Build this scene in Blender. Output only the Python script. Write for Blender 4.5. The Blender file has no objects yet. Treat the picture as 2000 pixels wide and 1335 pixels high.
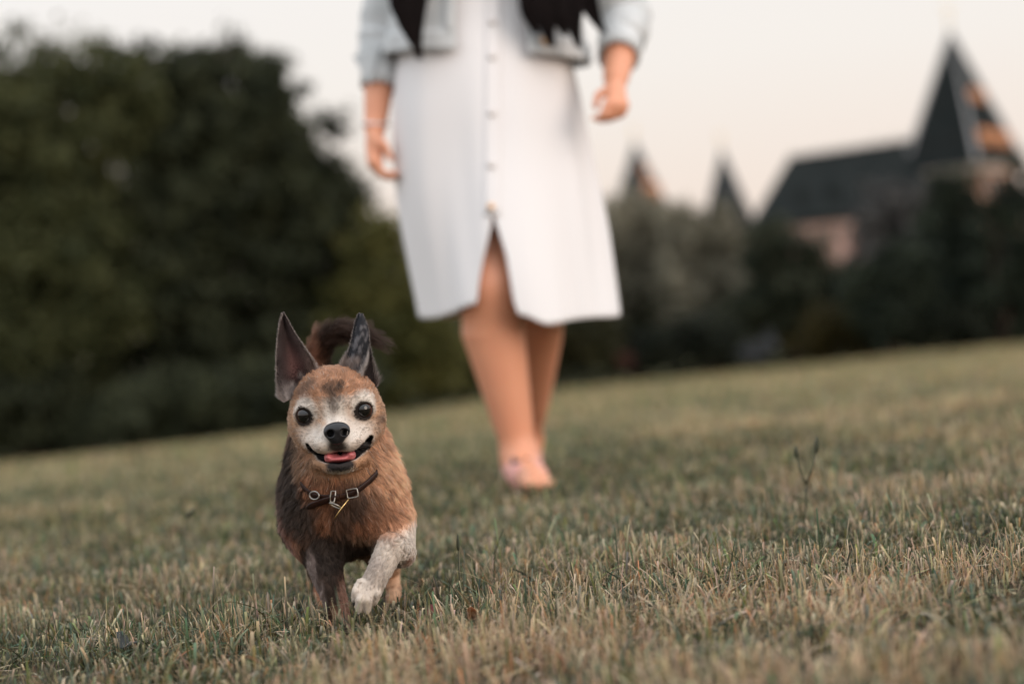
import bpy, math, random
import numpy as np
from mathutils import Vector, Matrix

random.seed(7)
RNG = np.random.default_rng(11)
S = bpy.context.scene
COL = S.collection
rad = math.radians

# ------------------------------------------------------------------ camera, sky, sun, exposure
ROLL, PITCH, CAM_H = rad(5.7), rad(0.09), 0.31
LENS, FOCUS, FSTOP = 85.0, 2.765, 3.2
cam_d = bpy.data.cameras.new('camera'); cam = bpy.data.objects.new('camera', cam_d); COL.objects.link(cam)
FWD = np.array([0, math.cos(PITCH), math.sin(PITCH)])
UP0 = np.array([0, -math.sin(PITCH), math.cos(PITCH)])
CR = math.cos(ROLL) * np.array([1, 0, 0]) - math.sin(ROLL) * UP0      # camera right
CU = math.cos(ROLL) * UP0 + math.sin(ROLL) * np.array([1, 0, 0])      # camera up
CAM = np.array([0, 0, CAM_H])
m = Matrix([list(CR) + [0], list(CU) + [0], list(-FWD) + [0], [0, 0, 0, 1]])
m = m.transposed(); m.translation = Vector(CAM)
cam.matrix_world = m
cam_d.lens = LENS; cam_d.sensor_width = 36; cam_d.clip_start = 0.05; cam_d.clip_end = 6000
cam_d.dof.use_dof = True; cam_d.dof.focus_distance = FOCUS; cam_d.dof.aperture_fstop = FSTOP
cam_d.dof.aperture_blades = 0
S.camera = cam
FPX = LENS / 36 * 2000

def P(px, py, d):
    """the point seen at photo pixel px, py at the distance d"""
    return CAM + d * (FWD + (px - 1000) / FPX * CR + (667.5 - py) / FPX * CU)

SUN_EL, SUN_AZ = rad(17), rad(134)          # azimuth clockwise from +Y: behind the camera, to the right
W = bpy.data.worlds.new('World'); S.world = W; W.use_nodes = True
nt = W.node_tree; nt.nodes.clear()
def N(nt, kind, **kw):
    n = nt.nodes.new(kind)
    for k, v in kw.items(): setattr(n, k, v)
    return n
sky = N(nt, 'ShaderNodeTexSky', sky_type='NISHITA', sun_disc=False, sun_elevation=rad(5), sun_rotation=SUN_AZ)
sky.air_density = 1.0; sky.dust_density = 3.0; sky.ozone_density = 1.0
bg1 = N(nt, 'ShaderNodeBackground'); bg1.inputs[1].default_value = 0.12
tc = N(nt, 'ShaderNodeTexCoord'); sx = N(nt, 'ShaderNodeSeparateXYZ')
rp = N(nt, 'ShaderNodeValToRGB')
els = rp.color_ramp.elements
els[0].position = 0.0; els[0].color = (0.91, 0.72, 0.62, 1)
els[1].position = 1.0; els[1].color = (1.70, 1.78, 1.88, 1)
for p_, c_ in ((0.05, (0.93, 0.80, 0.71, 1)), (0.11, (0.94, 0.885, 0.835, 1)), (0.16, (0.94, 0.905, 0.88, 1)), (0.45, (1.30, 1.34, 1.40, 1))):
    e = els.new(p_); e.color = c_
bg2 = N(nt, 'ShaderNodeBackground'); bg2.inputs[1].default_value = 0.96
mixs = N(nt, 'ShaderNodeMixShader'); mixs.inputs[0].default_value = 0.93   # a thin bright evening overcast in front of the clear sky
out = N(nt, 'ShaderNodeOutputWorld')
L = nt.links.new
L(sky.outputs[0], bg1.inputs[0]); L(tc.outputs['Generated'], sx.inputs[0]); L(sx.outputs[2], rp.inputs[0])
L(rp.outputs[0], bg2.inputs[0]); L(bg1.outputs[0], mixs.inputs[1]); L(bg2.outputs[0], mixs.inputs[2]); L(mixs.outputs[0], out.inputs[0])

sl = bpy.data.lights.new('sun', 'SUN'); sl.energy = 1.3; sl.angle = rad(38); sl.color = (1.0, 0.83, 0.70)
so = bpy.data.objects.new('sun', sl); COL.objects.link(so)
sdir = Vector((math.sin(SUN_AZ) * math.cos(SUN_EL), math.cos(SUN_AZ) * math.cos(SUN_EL), math.sin(SUN_EL)))
so.rotation_euler = sdir.to_track_quat('Z', 'Y').to_euler(); so.location = (5, -5, 6)

S.render.engine = 'CYCLES'
S.view_settings.view_transform = 'Standard'; S.view_settings.look = 'None'
S.view_settings.exposure = 0.12; S.view_settings.gamma = 1.0
try:
    S.cycles.use_denoising = True
    S.cycles.denoiser = 'OPENIMAGEDENOISE'
except Exception: pass
S.cycles.use_adaptive_sampling = False
S.cycles.max_bounces = 6; S.cycles.diffuse_bounces = 2; S.cycles.transparent_max_bounces = 8
S.cycles.sample_clamp_indirect = 4.0

# ------------------------------------------------------------------ helpers
def tag(o, label=None, cat=None, group=None, kind=None):
    if label: o['label'] = label
    if cat: o['category'] = cat
    if group: o['group'] = group
    if kind: o['kind'] = kind
    return o
def empty(name, loc, label, cat, group=None):
    o = bpy.data.objects.new(name, None); COL.objects.link(o); o.location = Vector(loc); o.empty_display_size = 0.05
    return tag(o, label, cat, group)
def link(o, parent=None):
    COL.objects.link(o)
    if parent is not None:
        o.parent = parent; o.matrix_parent_inverse = Matrix.Translation(-Vector(world_loc(parent)))
    return o
def world_loc(o):
    v = Vector(o.location)
    return v if o.parent is None else v
def mesh(name, V, F, mat, parent=None, colors=None, smooth=True, mats=None, mat_idx=None):
    """V: (n,3) world coordinates; F: list of arrays (k,3)/(k,4) or plain list of tuples"""
    V = np.asarray(V, np.float32)
    me = bpy.data.meshes.new(name)
    if isinstance(F, np.ndarray): F = [F]
    if len(F) and not isinstance(F[0], np.ndarray):
        t = [f for f in F if len(f) == 3]; q = [f for f in F if len(f) == 4]; r = [f for f in F if len(f) > 4]
        F = [np.array(x, np.int32) for x in (t, q) if len(x)]
        F += [np.array([x], np.int32) for x in r]
    me.vertices.add(len(V)); me.vertices.foreach_set('co', V.ravel())
    idx = np.concatenate([f.ravel() for f in F]).astype(np.int32)
    tot = np.concatenate([np.full(len(f), f.shape[1], np.int32) for f in F])
    st = np.concatenate([[0], np.cumsum(tot)[:-1]]).astype(np.int32)
    me.loops.add(len(idx)); me.loops.foreach_set('vertex_index', idx)
    me.polygons.add(len(tot)); me.polygons.foreach_set('loop_start', st)
    try: me.polygons.foreach_set('loop_total', tot)
    except Exception: pass
    me.update(calc_edges=True)
    me.polygons.foreach_set('use_smooth', np.full(len(tot), smooth, bool))
    if colors is not None:
        a = me.color_attributes.new('Col', 'FLOAT_COLOR', 'POINT')
        c = np.ones((len(V), 4), np.float32); c[:, :3] = colors
        a.data.foreach_set('color', c.ravel())
    for mm in (mats or [mat]): me.materials.append(mm)
    if mat_idx is not None: me.polygons.foreach_set('material_index', np.asarray(mat_idx, np.int32))
    me.update()
    return link(bpy.data.objects.new(name, me), parent)

class MB:
    """collects shapes into one mesh"""
    def __init__(s): s.V = []; s.F = []; s.n = 0
    def add(s, V, F):
        V = np.asarray(V, float)
        s.V.append(V); s.F += [tuple(int(i) + s.n for i in f) for f in F]; s.n += len(V)
    def build(s, name, mat, parent=None, smooth=False):
        return mesh(name, np.concatenate(s.V), s.F, mat, parent, smooth=smooth)
    def box(s, a, b):
        x0, y0, z0 = a; x1, y1, z1 = b
        s.add([(x0,y0,z0),(x1,y0,z0),(x1,y1,z0),(x0,y1,z0),(x0,y0,z1),(x1,y0,z1),(x1,y1,z1),(x0,y1,z1)],
              [(0,3,2,1),(4,5,6,7),(0,1,5,4),(1,2,6,5),(2,3,7,6),(3,0,4,7)])
    def tube(s, pts, r, n=8, cap=True, flat=1.0):
        pts = [np.asarray(p, float) for p in pts]
        if not hasattr(r, '__len__'): r = [r] * len(pts)
        V = []; up = np.array([0.0, 0, 1.0])
        for i, p in enumerate(pts):
            d = pts[min(i + 1, len(pts) - 1)] - pts[max(i - 1, 0)]; d = d / (np.linalg.norm(d) + 1e-9)
            if i == 0:
                u = np.cross(d, [0.31, 0.9, 0.2]); u /= np.linalg.norm(u)
            else:
                u = u - d * (u @ d); u /= np.linalg.norm(u) + 1e-9
            w = np.cross(d, u)
            for k in range(n):
                a = 2 * math.pi * k / n
                V.append(p + r[i] * (math.cos(a) * u + flat * math.sin(a) * w))
        F = []
        for i in range(len(pts) - 1):
            for k in range(n):
                F.append((i * n + k, i * n + (k + 1) % n, (i + 1) * n + (k + 1) % n, (i + 1) * n + k))
        if cap:
            V += [pts[0], pts[-1]]; c0 = len(V) - 2; c1 = c0 + 1; e = (len(pts) - 1) * n
            for k in range(n):
                F.append((c0, (k + 1) % n, k)); F.append((c1, e + k, e + (k + 1) % n))
        s.add(V, F)

def sstep(a, b, x):
    t = np.clip((x - a) / (b - a), 0, 1); return t * t * (3 - 2 * t)
def hash3(ix, iy, iz, seed):
    h = (ix * 374761393 + iy * 668265263 + iz * 2147483647 + seed * 974634777) & 0xFFFFFFFF
    h = ((h ^ (h >> 13)) * 1274126177) & 0xFFFFFFFF
    h = (h ^ (h >> 16)) & 0xFFFFFFFF
    return h.astype(np.float64) / 4294967295.0
def vnoise(p, scale, seed=0):
    q = np.asarray(p, float) / scale
    i = np.floor(q).astype(np.int64); f = q - i; f = f * f * (3 - 2 * f)
    r = 0
    for dx in (0, 1):
        for dy in (0, 1):
            for dz in (0, 1):
                w = (f[:, 0] if dx else 1 - f[:, 0]) * (f[:, 1] if dy else 1 - f[:, 1]) * (f[:, 2] if dz else 1 - f[:, 2])
                r = r + w * hash3(i[:, 0] + dx, i[:, 1] + dy, i[:, 2] + dz, seed)
    return r
def noise2(x, y, scale, seed=0):
    return vnoise(np.stack([x, y, np.zeros_like(x)], 1), scale, seed)

def mat(name, color=(0.5, 0.5, 0.5), rough=0.8, spec=0.3, metal=0.0, attr=None, noise=None, bump=None, sss=0, coat=0, trans=0, sheen=0):
    M = bpy.data.materials.new(name); M.use_nodes = True; t = M.node_tree; b = t.nodes['Principled BSDF']
    b.inputs['Base Color'].default_value = (*color, 1); b.inputs['Roughness'].default_value = rough
    b.inputs['Specular IOR Level'].default_value = spec; b.inputs['Metallic'].default_value = metal
    if coat: b.inputs['Coat Weight'].default_value = coat; b.inputs['Coat Roughness'].default_value = 0.03
    if sss:
        b.inputs['Subsurface Weight'].default_value = sss; b.inputs['Subsurface Radius'].default_value = (0.012, 0.005, 0.003); b.inputs['Subsurface Scale'].default_value = 1.0
    if sheen: b.inputs['Sheen Weight'].default_value = sheen
    src = None
    if attr:
        a = N(t, 'ShaderNodeAttribute', attribute_name=attr); src = a.outputs['Color']
    if noise:                       # (scale, amount, second colour)
        tcn = N(t, 'ShaderNodeTexCoord'); nz = N(t, 'ShaderNodeTexNoise'); nz.inputs['Scale'].default_value = noise[0]; nz.inputs['Detail'].default_value = 6
        t.links.new(tcn.outputs['Object'], nz.inputs['Vector'])
        mx = N(t, 'ShaderNodeMix', data_type='RGBA'); mp = N(t, 'ShaderNodeMapRange')
        mp.inputs['From Min'].default_value = 0.35; mp.inputs['From Max'].default_value = 0.65; mp.inputs['To Max'].default_value = noise[1]
        t.links.new(nz.outputs[0], mp.inputs[0]); t.links.new(mp.outputs[0], mx.inputs[0])
        if src: t.links.new(src, mx.inputs[6])
        else: mx.inputs[6].default_value = (*color, 1)
        mx.inputs[7].default_value = (*noise[2], 1); src = mx.outputs[2]
    if src: t.links.new(src, b.inputs['Base Color'])
    if bump:
        tcb = N(t, 'ShaderNodeTexCoord'); nb = N(t, 'ShaderNodeTexNoise'); nb.inputs['Scale'].default_value = bump[0]; nb.inputs['Detail'].default_value = 5
        t.links.new(tcb.outputs['Object'], nb.inputs['Vector'])
        bp = N(t, 'ShaderNodeBump'); bp.inputs['Strength'].default_value = bump[1]; bp.inputs['Distance'].default_value = bump[2]
        t.links.new(nb.outputs[0], bp.inputs['Height']); t.links.new(bp.outputs[0], b.inputs['Normal'])
    if trans:
        tr = N(t, 'ShaderNodeBsdfTranslucent'); ms = N(t, 'ShaderNodeMixShader'); ms.inputs[0].default_value = trans
        if src: t.links.new(src, tr.inputs[0])
        else: tr.inputs[0].default_value = (*color, 1)
        o = t.nodes['Material Output']
        t.links.new(b.outputs[0], ms.inputs[1]); t.links.new(tr.outputs[0], ms.inputs[2]); t.links.new(ms.outputs[0], o.inputs[0])
    return M

# --- signed distance modelling: smooth unions of ellipsoids and tapered limbs, meshed into one continuous surface
def d_ell(p, c, r, R=None):
    q = p - np.asarray(c, np.float32)
    if R is not None: q = q @ np.asarray(R, np.float32)
    r = np.asarray(r, np.float32)
    k0 = np.sqrt(((q / r) ** 2).sum(1)); k1 = np.sqrt(((q / (r * r)) ** 2).sum(1)) + 1e-9
    return k0 * (k0 - 1) / k1
def d_cap(p, a, b, r0, r1):
    a = np.asarray(a, np.float32); b = np.asarray(b, np.float32); ab = b - a
    q = p - a; t = np.clip((q @ ab) / (ab @ ab + 1e-12), 0, 1)
    return np.sqrt(((q - t[:, None] * ab) ** 2).sum(1)) - (r0 + (r1 - r0) * t)
def smin(a, b, k):
    h = np.maximum(k - np.abs(a - b), 0) / k
    return np.minimum(a, b) - h * h * k * 0.25
def smax(a, b, k): return -smin(-a, -b, k)
def chain(p, pts, rs):
    d = None
    for i in range(len(pts) - 1):
        e = d_cap(p, pts[i], pts[i + 1], rs[i], rs[i + 1])
        d = e if d is None else np.minimum(d, e)
    return d

def surface(f, lo, hi, h, B=8):
    """dual surface mesh of f = 0; only blocks near the surface are evaluated finely"""
    lo = np.asarray(lo, float); nb = np.ceil((np.asarray(hi) - lo) / (h * B)).astype(int)
    n = nb * B
    cx = [lo[i] + (np.arange(nb[i]) * B + B / 2 - 0.5) * h for i in range(3)]
    C = np.stack(np.meshgrid(*cx, indexing='ij'), -1).reshape(-1, 3).astype(np.float32)
    dc = f(C)
    val = np.repeat(np.repeat(np.repeat(dc.reshape(nb), B, 0), B, 1), B, 2).astype(np.float32)
    act = np.nonzero(np.abs(dc) < h * B * 1.5)[0]
    off = np.stack(np.meshgrid(*[np.arange(B)] * 3, indexing='ij'), -1).reshape(-1, 3)
    bi = np.stack(np.unravel_index(act, nb), 1)
    for s in range(0, len(act), 800):
        ii = (bi[s:s + 800, None, :] * B + off[None]).reshape(-1, 3)
        val[ii[:, 0], ii[:, 1], ii[:, 2]] = f((lo + ii * h).astype(np.float32))
    s = val < 0
    c = np.zeros(n - 1, np.int8)
    for dx in (0, 1):
        for dy in (0, 1):
            for dz in (0, 1):
                c += s[dx:n[0] - 1 + dx, dy:n[1] - 1 + dy, dz:n[2] - 1 + dz]
    cell = np.argwhere((c > 0) & (c < 8))
    idx = -np.ones(n - 1, np.int64); idx[cell[:, 0], cell[:, 1], cell[:, 2]] = np.arange(len(cell))
    corners = np.array([(i, j, k) for i in (0, 1) for j in (0, 1) for k in (0, 1)])
    cv = np.stack([val[cell[:, 0] + o[0], cell[:, 1] + o[1], cell[:, 2] + o[2]] for o in corners], 1)
    acc = np.zeros((len(cell), 3)); cnt = np.zeros(len(cell))
    for a in range(8):
        for b in range(a + 1, 8):
            if np.abs(corners[a] - corners[b]).sum() != 1: continue
            va, vb = cv[:, a], cv[:, b]; x = (va < 0) != (vb < 0)
            t = np.where(x, va / np.where(x, va - vb, 1), 0)
            pt = corners[a] + t[:, None] * (corners[b] - corners[a])
            acc += pt * x[:, None]; cnt += x
    V = lo + (cell + acc / cnt[:, None]) * h
    Fs = []
    for ax in range(3):
        u, w = (ax + 1) % 3, (ax + 2) % 3
        sl0 = [slice(0, n[i]) for i in range(3)]; sl1 = list(sl0)
        sl0[ax] = slice(0, n[ax] - 1); sl1[ax] = slice(1, n[ax])
        ch = np.argwhere(s[tuple(sl0)] != s[tuple(sl1)])
        ok = (ch[:, u] > 0) & (ch[:, w] > 0) & (ch[:, u] < n[u] - 1) & (ch[:, w] < n[w] - 1); ch = ch[ok]
        q = []
        for du, dw in ((-1, -1), (0, -1), (0, 0), (-1, 0)):
            e = ch.copy(); e[:, u] += du; e[:, w] += dw
            q.append(idx[e[:, 0], e[:, 1], e[:, 2]])
        q = np.stack(q, 1); fl = ~s[ch[:, 0], ch[:, 1], ch[:, 2]]
        q[fl] = q[fl][:, ::-1]; Fs.append(q)
    F = np.concatenate(Fs); F = F[(F >= 0).all(1)]
    for _ in range(2):
        d = f(V.astype(np.float32)); g = grad(f, V, h * 0.6)
        V = V - np.clip(d, -h, h)[:, None] * g
    return V, F
def grad(f, V, e):
    g = np.zeros((len(V), 3))
    for a in range(3):
        o = np.zeros(3); o[a] = e
        g[:, a] = f((V + o).astype(np.float32)) - f((V - o).astype(np.float32))
    return g / (np.linalg.norm(g, axis=1, keepdims=True) + 1e-12)

# ------------------------------------------------------------------ terrain
def ground_z(x, y):
    x = np.asarray(x, float); y = np.asarray(y, float)
    g = np.clip(y - 6.5, 0, 48); g = g * g / (g + 2.0)
    s = 0.0165 + 0.009 * sstep(1.0, -5.0, x) 
    return -g * s + 0.006 * (noise2(x.ravel(), y.ravel(), 0.45, 3).reshape(x.shape) - 0.5)
ys = np.concatenate([np.arange(-6, 1.0, 0.5), np.arange(1.0, 8, 0.08), np.geomspace(8, 3500, 90)])
xs = np.concatenate([-np.geomspace(2500, 2.05, 50), np.arange(-2, 2.01, 0.08), np.geomspace(2.05, 2500, 50)])
X, Y = np.meshgrid(xs, ys, indexing='ij'); Z = ground_z(X, Y)
V = np.stack([X, Y, Z], -1).reshape(-1, 3); nx, ny = X.shape
I = np.arange(nx * ny).reshape(nx, ny)
F = np.stack([I[:-1, :-1], I[1:, :-1], I[1:, 1:], I[:-1, 1:]], -1).reshape(-1, 4)
gm = bpy.data.materials.new('meadow_soil'); gm.use_nodes = True; t = gm.node_tree; b = t.nodes['Principled BSDF']
b.inputs['Roughness'].default_value = 0.95; b.inputs['Specular IOR Level'].default_value = 0.1
tco = N(t, 'ShaderNodeTexCoord'); n1 = N(t, 'ShaderNodeTexNoise'); n1.inputs['Scale'].default_value = 0.35; n1.inputs['Detail'].default_value = 8
n2 = N(t, 'ShaderNodeTexNoise'); n2.inputs['Scale'].default_value = 60; n2.inputs['Detail'].default_value = 4
r1 = N(t, 'ShaderNodeValToRGB'); r1.color_ramp.elements[0].position = 0.35; r1.color_ramp.elements[0].color = (0.084, 0.086, 0.038, 1)
r1.color_ramp.elements[1].position = 0.68; r1.color_ramp.elements[1].color = (0.168, 0.155, 0.074, 1)
r2 = N(t, 'ShaderNodeValToRGB'); r2.color_ramp.elements[0].color = (0.016, 0.014, 0.008, 1); r2.color_ramp.elements[1].color = (0.075, 0.055, 0.032, 1)
sy = N(t, 'ShaderNodeSeparateXYZ'); mr = N(t, 'ShaderNodeMapRange'); mr.inputs['From Min'].default_value = 5; mr.inputs['From Max'].default_value = 16
mx = N(t, 'ShaderNodeMix', data_type='RGBA')
for a_, b_ in ((tco.outputs['Object'], n1.inputs['Vector']), (tco.outputs['Object'], n2.inputs['Vector']), (n1.outputs[0], r1.inputs[0]), (n2.outputs[0], r2.inputs[0]),
               (tco.outputs['Object'], sy.inputs[0]), (sy.outputs[1], mr.inputs[0]), (mr.outputs[0], mx.inputs[0]), (r2.outputs[0], mx.inputs[6]), (r1.outputs[0], mx.inputs[7]), (mx.outputs[2], b.inputs['Base Color'])):
    t.links.new(a_, b_)
tag(mesh('ground', V, F, gm), kind='structure')

# ------------------------------------------------------------------ grass: mown blades, many with dry cut tips
TREAD = [(P(676, 1238, 2.73)[0], 2.64, .065), (P(712, 1200, 2.72)[0], 2.66, .045), (P(1035, 940, 5.05)[0], 5.0, .09), (P(628, 1170, 3.08)[0], 3.06, .05), (P(768, 1165, 3.08)[0], 3.06, .05)]
def blades(n, y0, y1, pw, h0, h1, w0, w1, segs, wide, rng, dry_bias=0.0, lean=1.0):
    u = rng.random(n); y = (u * (y1 ** pw - y0 ** pw) + y0 ** pw) ** (1 / pw)
    x = (rng.random(n) * 2 - 1) * (wide[0] + wide[1] * y)
    big = noise2(x, y, 0.55, 5); mid = noise2(x, y, 0.16, 6); sm = noise2(x, y, 0.05, 8)
    # thin out between tufts
    keep = rng.random(n) < np.clip(0.22 + 1.5 * (sm - .25) * (0.45 + 1.1 * mid), .12, 1)
    x, y, big, mid, sm = x[keep], y[keep], big[keep], mid[keep], sm[keep]; n = len(x)
    z = ground_z(x, y)
    dryp = np.clip(0.09 + dry_bias + 1.25 * (big - 0.5) + 1.1 * (mid - 0.5) + 0.13 * np.clip(x / 0.6, -1, 1.5), 0.04, 0.85)
    dry = rng.random(n) < dryp
    h = (h0 + (h1 - h0) * rng.random(n) ** 1.4) * (0.42 + 0.8 * mid + .35 * sm) * np.where(dry, 0.95, 1.0)
    for (tx, ty, tr) in TREAD:                                   # trodden flat where the paws and shoes press
        h *= 1 - .84 * np.exp(-(((x - tx) ** 2 + ((y - ty) / 1.5) ** 2) / tr ** 2))
    flat_ = rng.random(n) < 0.22
    w = (w0 + (w1 - w0) * rng.random(n) ** 1.8) * np.where(dry, 0.62, 1.0)
    az = rng.random(n) * 2 * np.pi
    ln = np.clip(np.abs(rng.normal(0.34, 0.34, n)), 0, 1.4) * lean; ln[flat_] += 1.0
    tw = az + np.pi / 2 + rng.normal(0, 0.9, n)
    cut = rng.random(n) < 0.4; bend = 1.0 + 1.3 * rng.random(n)
    ts = np.linspace(0, 1, segs + 1)
    Vs = []; Cs = []
    green = np.stack([0.092 + 0.06 * rng.random(n), 0.135 + 0.06 * rng.random(n), 0.084 + 0.05 * rng.random(n)], 1) * (0.20 + 1.10 * rng.random(n))[:, None]
    straw = np.stack([0.60 + 0.16 * rng.random(n), 0.485 + 0.12 * rng.random(n), 0.315 + 0.12 * rng.random(n)], 1) * (0.55 + 0.6 * rng.random(n))[:, None]
    rust = rng.random(n) < 0.12
    straw[rust] *= np.array([0.8, 0.55, 0.42])
    olive = rng.random(n) < 0.22
    green[olive] = green[olive] * np.array([1.35, 1.1, 0.65])
    tipdry = rng.random(n) < 0.5
    for k, tt in enumerate(ts):
        cx = x + np.cos(az) * ln * h * tt ** bend; cy = y + np.sin(az) * ln * h * tt ** bend
        cz = z - 0.004 + h * tt * (1 - 0.42 * np.clip(ln, 0, 1.7) * tt)
        wk = w * np.where(cut, 1 - 0.35 * tt, (1 - tt) ** 0.65 + 0.04)
        ox = np.cos(tw) * wk / 2; oy = np.sin(tw) * wk / 2
        Vs += [np.stack([cx - ox, cy - oy, cz], 1), np.stack([cx + ox, cy + oy, cz + wk * 0.15], 1)]
        base = np.where(dry[:, None], straw * np.array([.62, .56, .5]), green * np.array([.72, .60, .50]))  # sheath brown, darkened further to imitate shade low on the blades
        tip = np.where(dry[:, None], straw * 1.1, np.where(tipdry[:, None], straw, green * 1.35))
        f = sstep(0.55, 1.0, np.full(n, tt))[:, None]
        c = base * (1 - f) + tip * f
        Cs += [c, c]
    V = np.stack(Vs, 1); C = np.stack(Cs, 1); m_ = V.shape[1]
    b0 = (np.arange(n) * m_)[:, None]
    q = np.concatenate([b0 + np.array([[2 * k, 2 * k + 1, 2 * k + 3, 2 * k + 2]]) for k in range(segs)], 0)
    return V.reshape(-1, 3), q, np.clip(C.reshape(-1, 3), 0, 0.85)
g_rng = np.random.default_rng(21)
sets = [blades(215000, 1.45, 4.3, 1.9, 0.014, 0.046, 0.0018, 0.0052, 4, (0.42, 0.30), g_rng),
        blades(26000, 1.45, 5.0, 1.9, 0.035, 0.078, 0.0010, 0.0030, 5, (0.42, 0.30), g_rng, lean=1.3),
        blades(185000, 4.3, 9.5, 1.6, 0.018, 0.046, 0.003, 0.0065, 2, (0.6, 0.30), g_rng, 0.02),
        blades(110000, 9.5, 22, 1.5, 0.03, 0.06, 0.008, 0.016, 1, (1.0, 0.33), g_rng, 0.08),
        blades(80000, 22, 46, 1.5, 0.03, 0.06, 0.02, 0.035, 1, (2.0, 0.38), g_rng, 0.12)]
sets.append(blades(5000, 1.5, 4.6, 1.9, 0.012, 0.024, 0.006, 0.012, 4, (0.18, 0.27), g_rng, -0.4, lean=2.0))      # broad low leaves
off = 0; VV = []; FF = []; CC = []
for si_, (v_, q_, c_) in enumerate(sets):
    c_ = c_ * np.array(((1.08, 1.08, 1.06), (1.08, 1.08, 1.06), (1.10, 1.14, 1.02), (.86, .88, .74), (.74, .75, .60), (.66, .66, .52), (.9, .9, .9))[si_])
    VV.append(v_); FF.append(q_ + off); CC.append(c_); off += len(v_)
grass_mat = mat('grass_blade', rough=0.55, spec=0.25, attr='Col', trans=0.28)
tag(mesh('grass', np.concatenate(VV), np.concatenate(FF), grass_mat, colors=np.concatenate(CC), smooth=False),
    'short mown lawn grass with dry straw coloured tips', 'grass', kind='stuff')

# weeds and fallen leaves standing out of the grass
stem_mat = mat('weed_stem', (0.045, 0.05, 0.03), 0.7)
def weed(pts_list, r, heads, label, d):
    base = P(*pts_list[0][0], d)
    t_ = empty('weed', base, label, 'weed', 'seed stalks in the lawn')
    mb = MB()
    for pl in pts_list:
        mb.tube([P(a, b_, d) for a, b_ in pl], np.linspace(r, r * 0.6, len(pl)), 6)
    mb.build('stem', stem_mat, t_, True)
    for (a, b_), (c_, e_) in heads:
        A, B_ = P(a, b_, d), P(c_, e_, d)
        hb = MB(); hb.tube([A, A * 0.75 + B_ * 0.25, A * 0.4 + B_ * 0.6, B_], [r * 0.7, r * 2.1, r * 1.9, r * 0.4], 8); hb.build('seed_head', stem_mat, t_, True)
    return t_
weed([[(1570, 1045), (1573, 985), (1575, 945)], [(1575, 945), (1563, 920), (1556, 890)], [(1575, 945), (1588, 910), (1594, 880)]], 0.0015,
     [((1556, 895), (1554, 868)), ((1594, 885), (1596, 850))], 'forked dark weed stalk with two seed heads rising from grass behind the dog', 3.35)
weed([[(362, 1180), (361, 1100), (364, 1000)]], 0.0016, [((364, 1010), (384, 990))], 'pale blurred dry grass stalk standing in the lawn beside the dog on its tree side', 3.7)
weed([[(899, 1200), (897, 1120), (895, 1070)]], 0.0011, [((895, 1075), (894, 1042))], 'single short weed stalk with one seed head next to the raised paw', 2.9)
def fallen_leaf(px, py, d, size, col, label, rot):
    c = P(px, py, d); c[2] = float(ground_z(c[0:1], c[1:2])[0]) + 0.016
    n_ = 9; V = []; F = []
    for i in range(n_):
        t_ = i / (n_ - 1); w_ = size * 0.42 * math.sin(math.pi * min(1, t_ * 0.94 + 0.03)) ** 0.8
        x_ = (t_ - 0.5) * size; cz = 0.18 * size * math.sin(t_ * 3.1)
        for s_ in (-1, -0.5, 0, 0.5, 1):
            V.append((x_, s_ * w_ * (1 + 0.12 * math.sin(i * 2.3 + s_)), cz + abs(s_) * w_ * 0.45))
    for i in range(n_ - 1):
        for k in range(4): F.append((i * 5 + k, i * 5 + k + 1, i * 5 + k + 6, i * 5 + k + 5))
    R_ = np.array(Matrix.Rotation(rot, 3, 'Z') @ Matrix.Rotation(0.5, 3, 'X'))
    o = mesh('fallen_leaf', np.array(V) @ R_.T + c, F, mat('leaf_' + str(px), col, 0.6, noise=(90, 0.6, tuple(0.5 * k for k in col))))
    s_ = o.modifiers.new('t', 'SOLIDIFY'); s_.thickness = 0.0006
    return tag(o, label, 'leaf', 'fallen leaves in the grass')
fallen_leaf(852, 1224, 2.72, 0.022, (0.12, 0.022, 0.022), 'dark red fallen leaf lying in the grass by the raised paw', 0.6)
fallen_leaf(245, 1262, 2.70, 0.034, (0.028, 0.032, 0.03), 'dark slate fallen leaf sunk in the grass, the one farthest from the woman', 1.2)
fallen_leaf(935, 1262, 2.62, 0.03, (0.26, 0.09, 0.03), 'rusty orange fallen leaf lying in grass just in front of the red leaf', 2.2)

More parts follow.
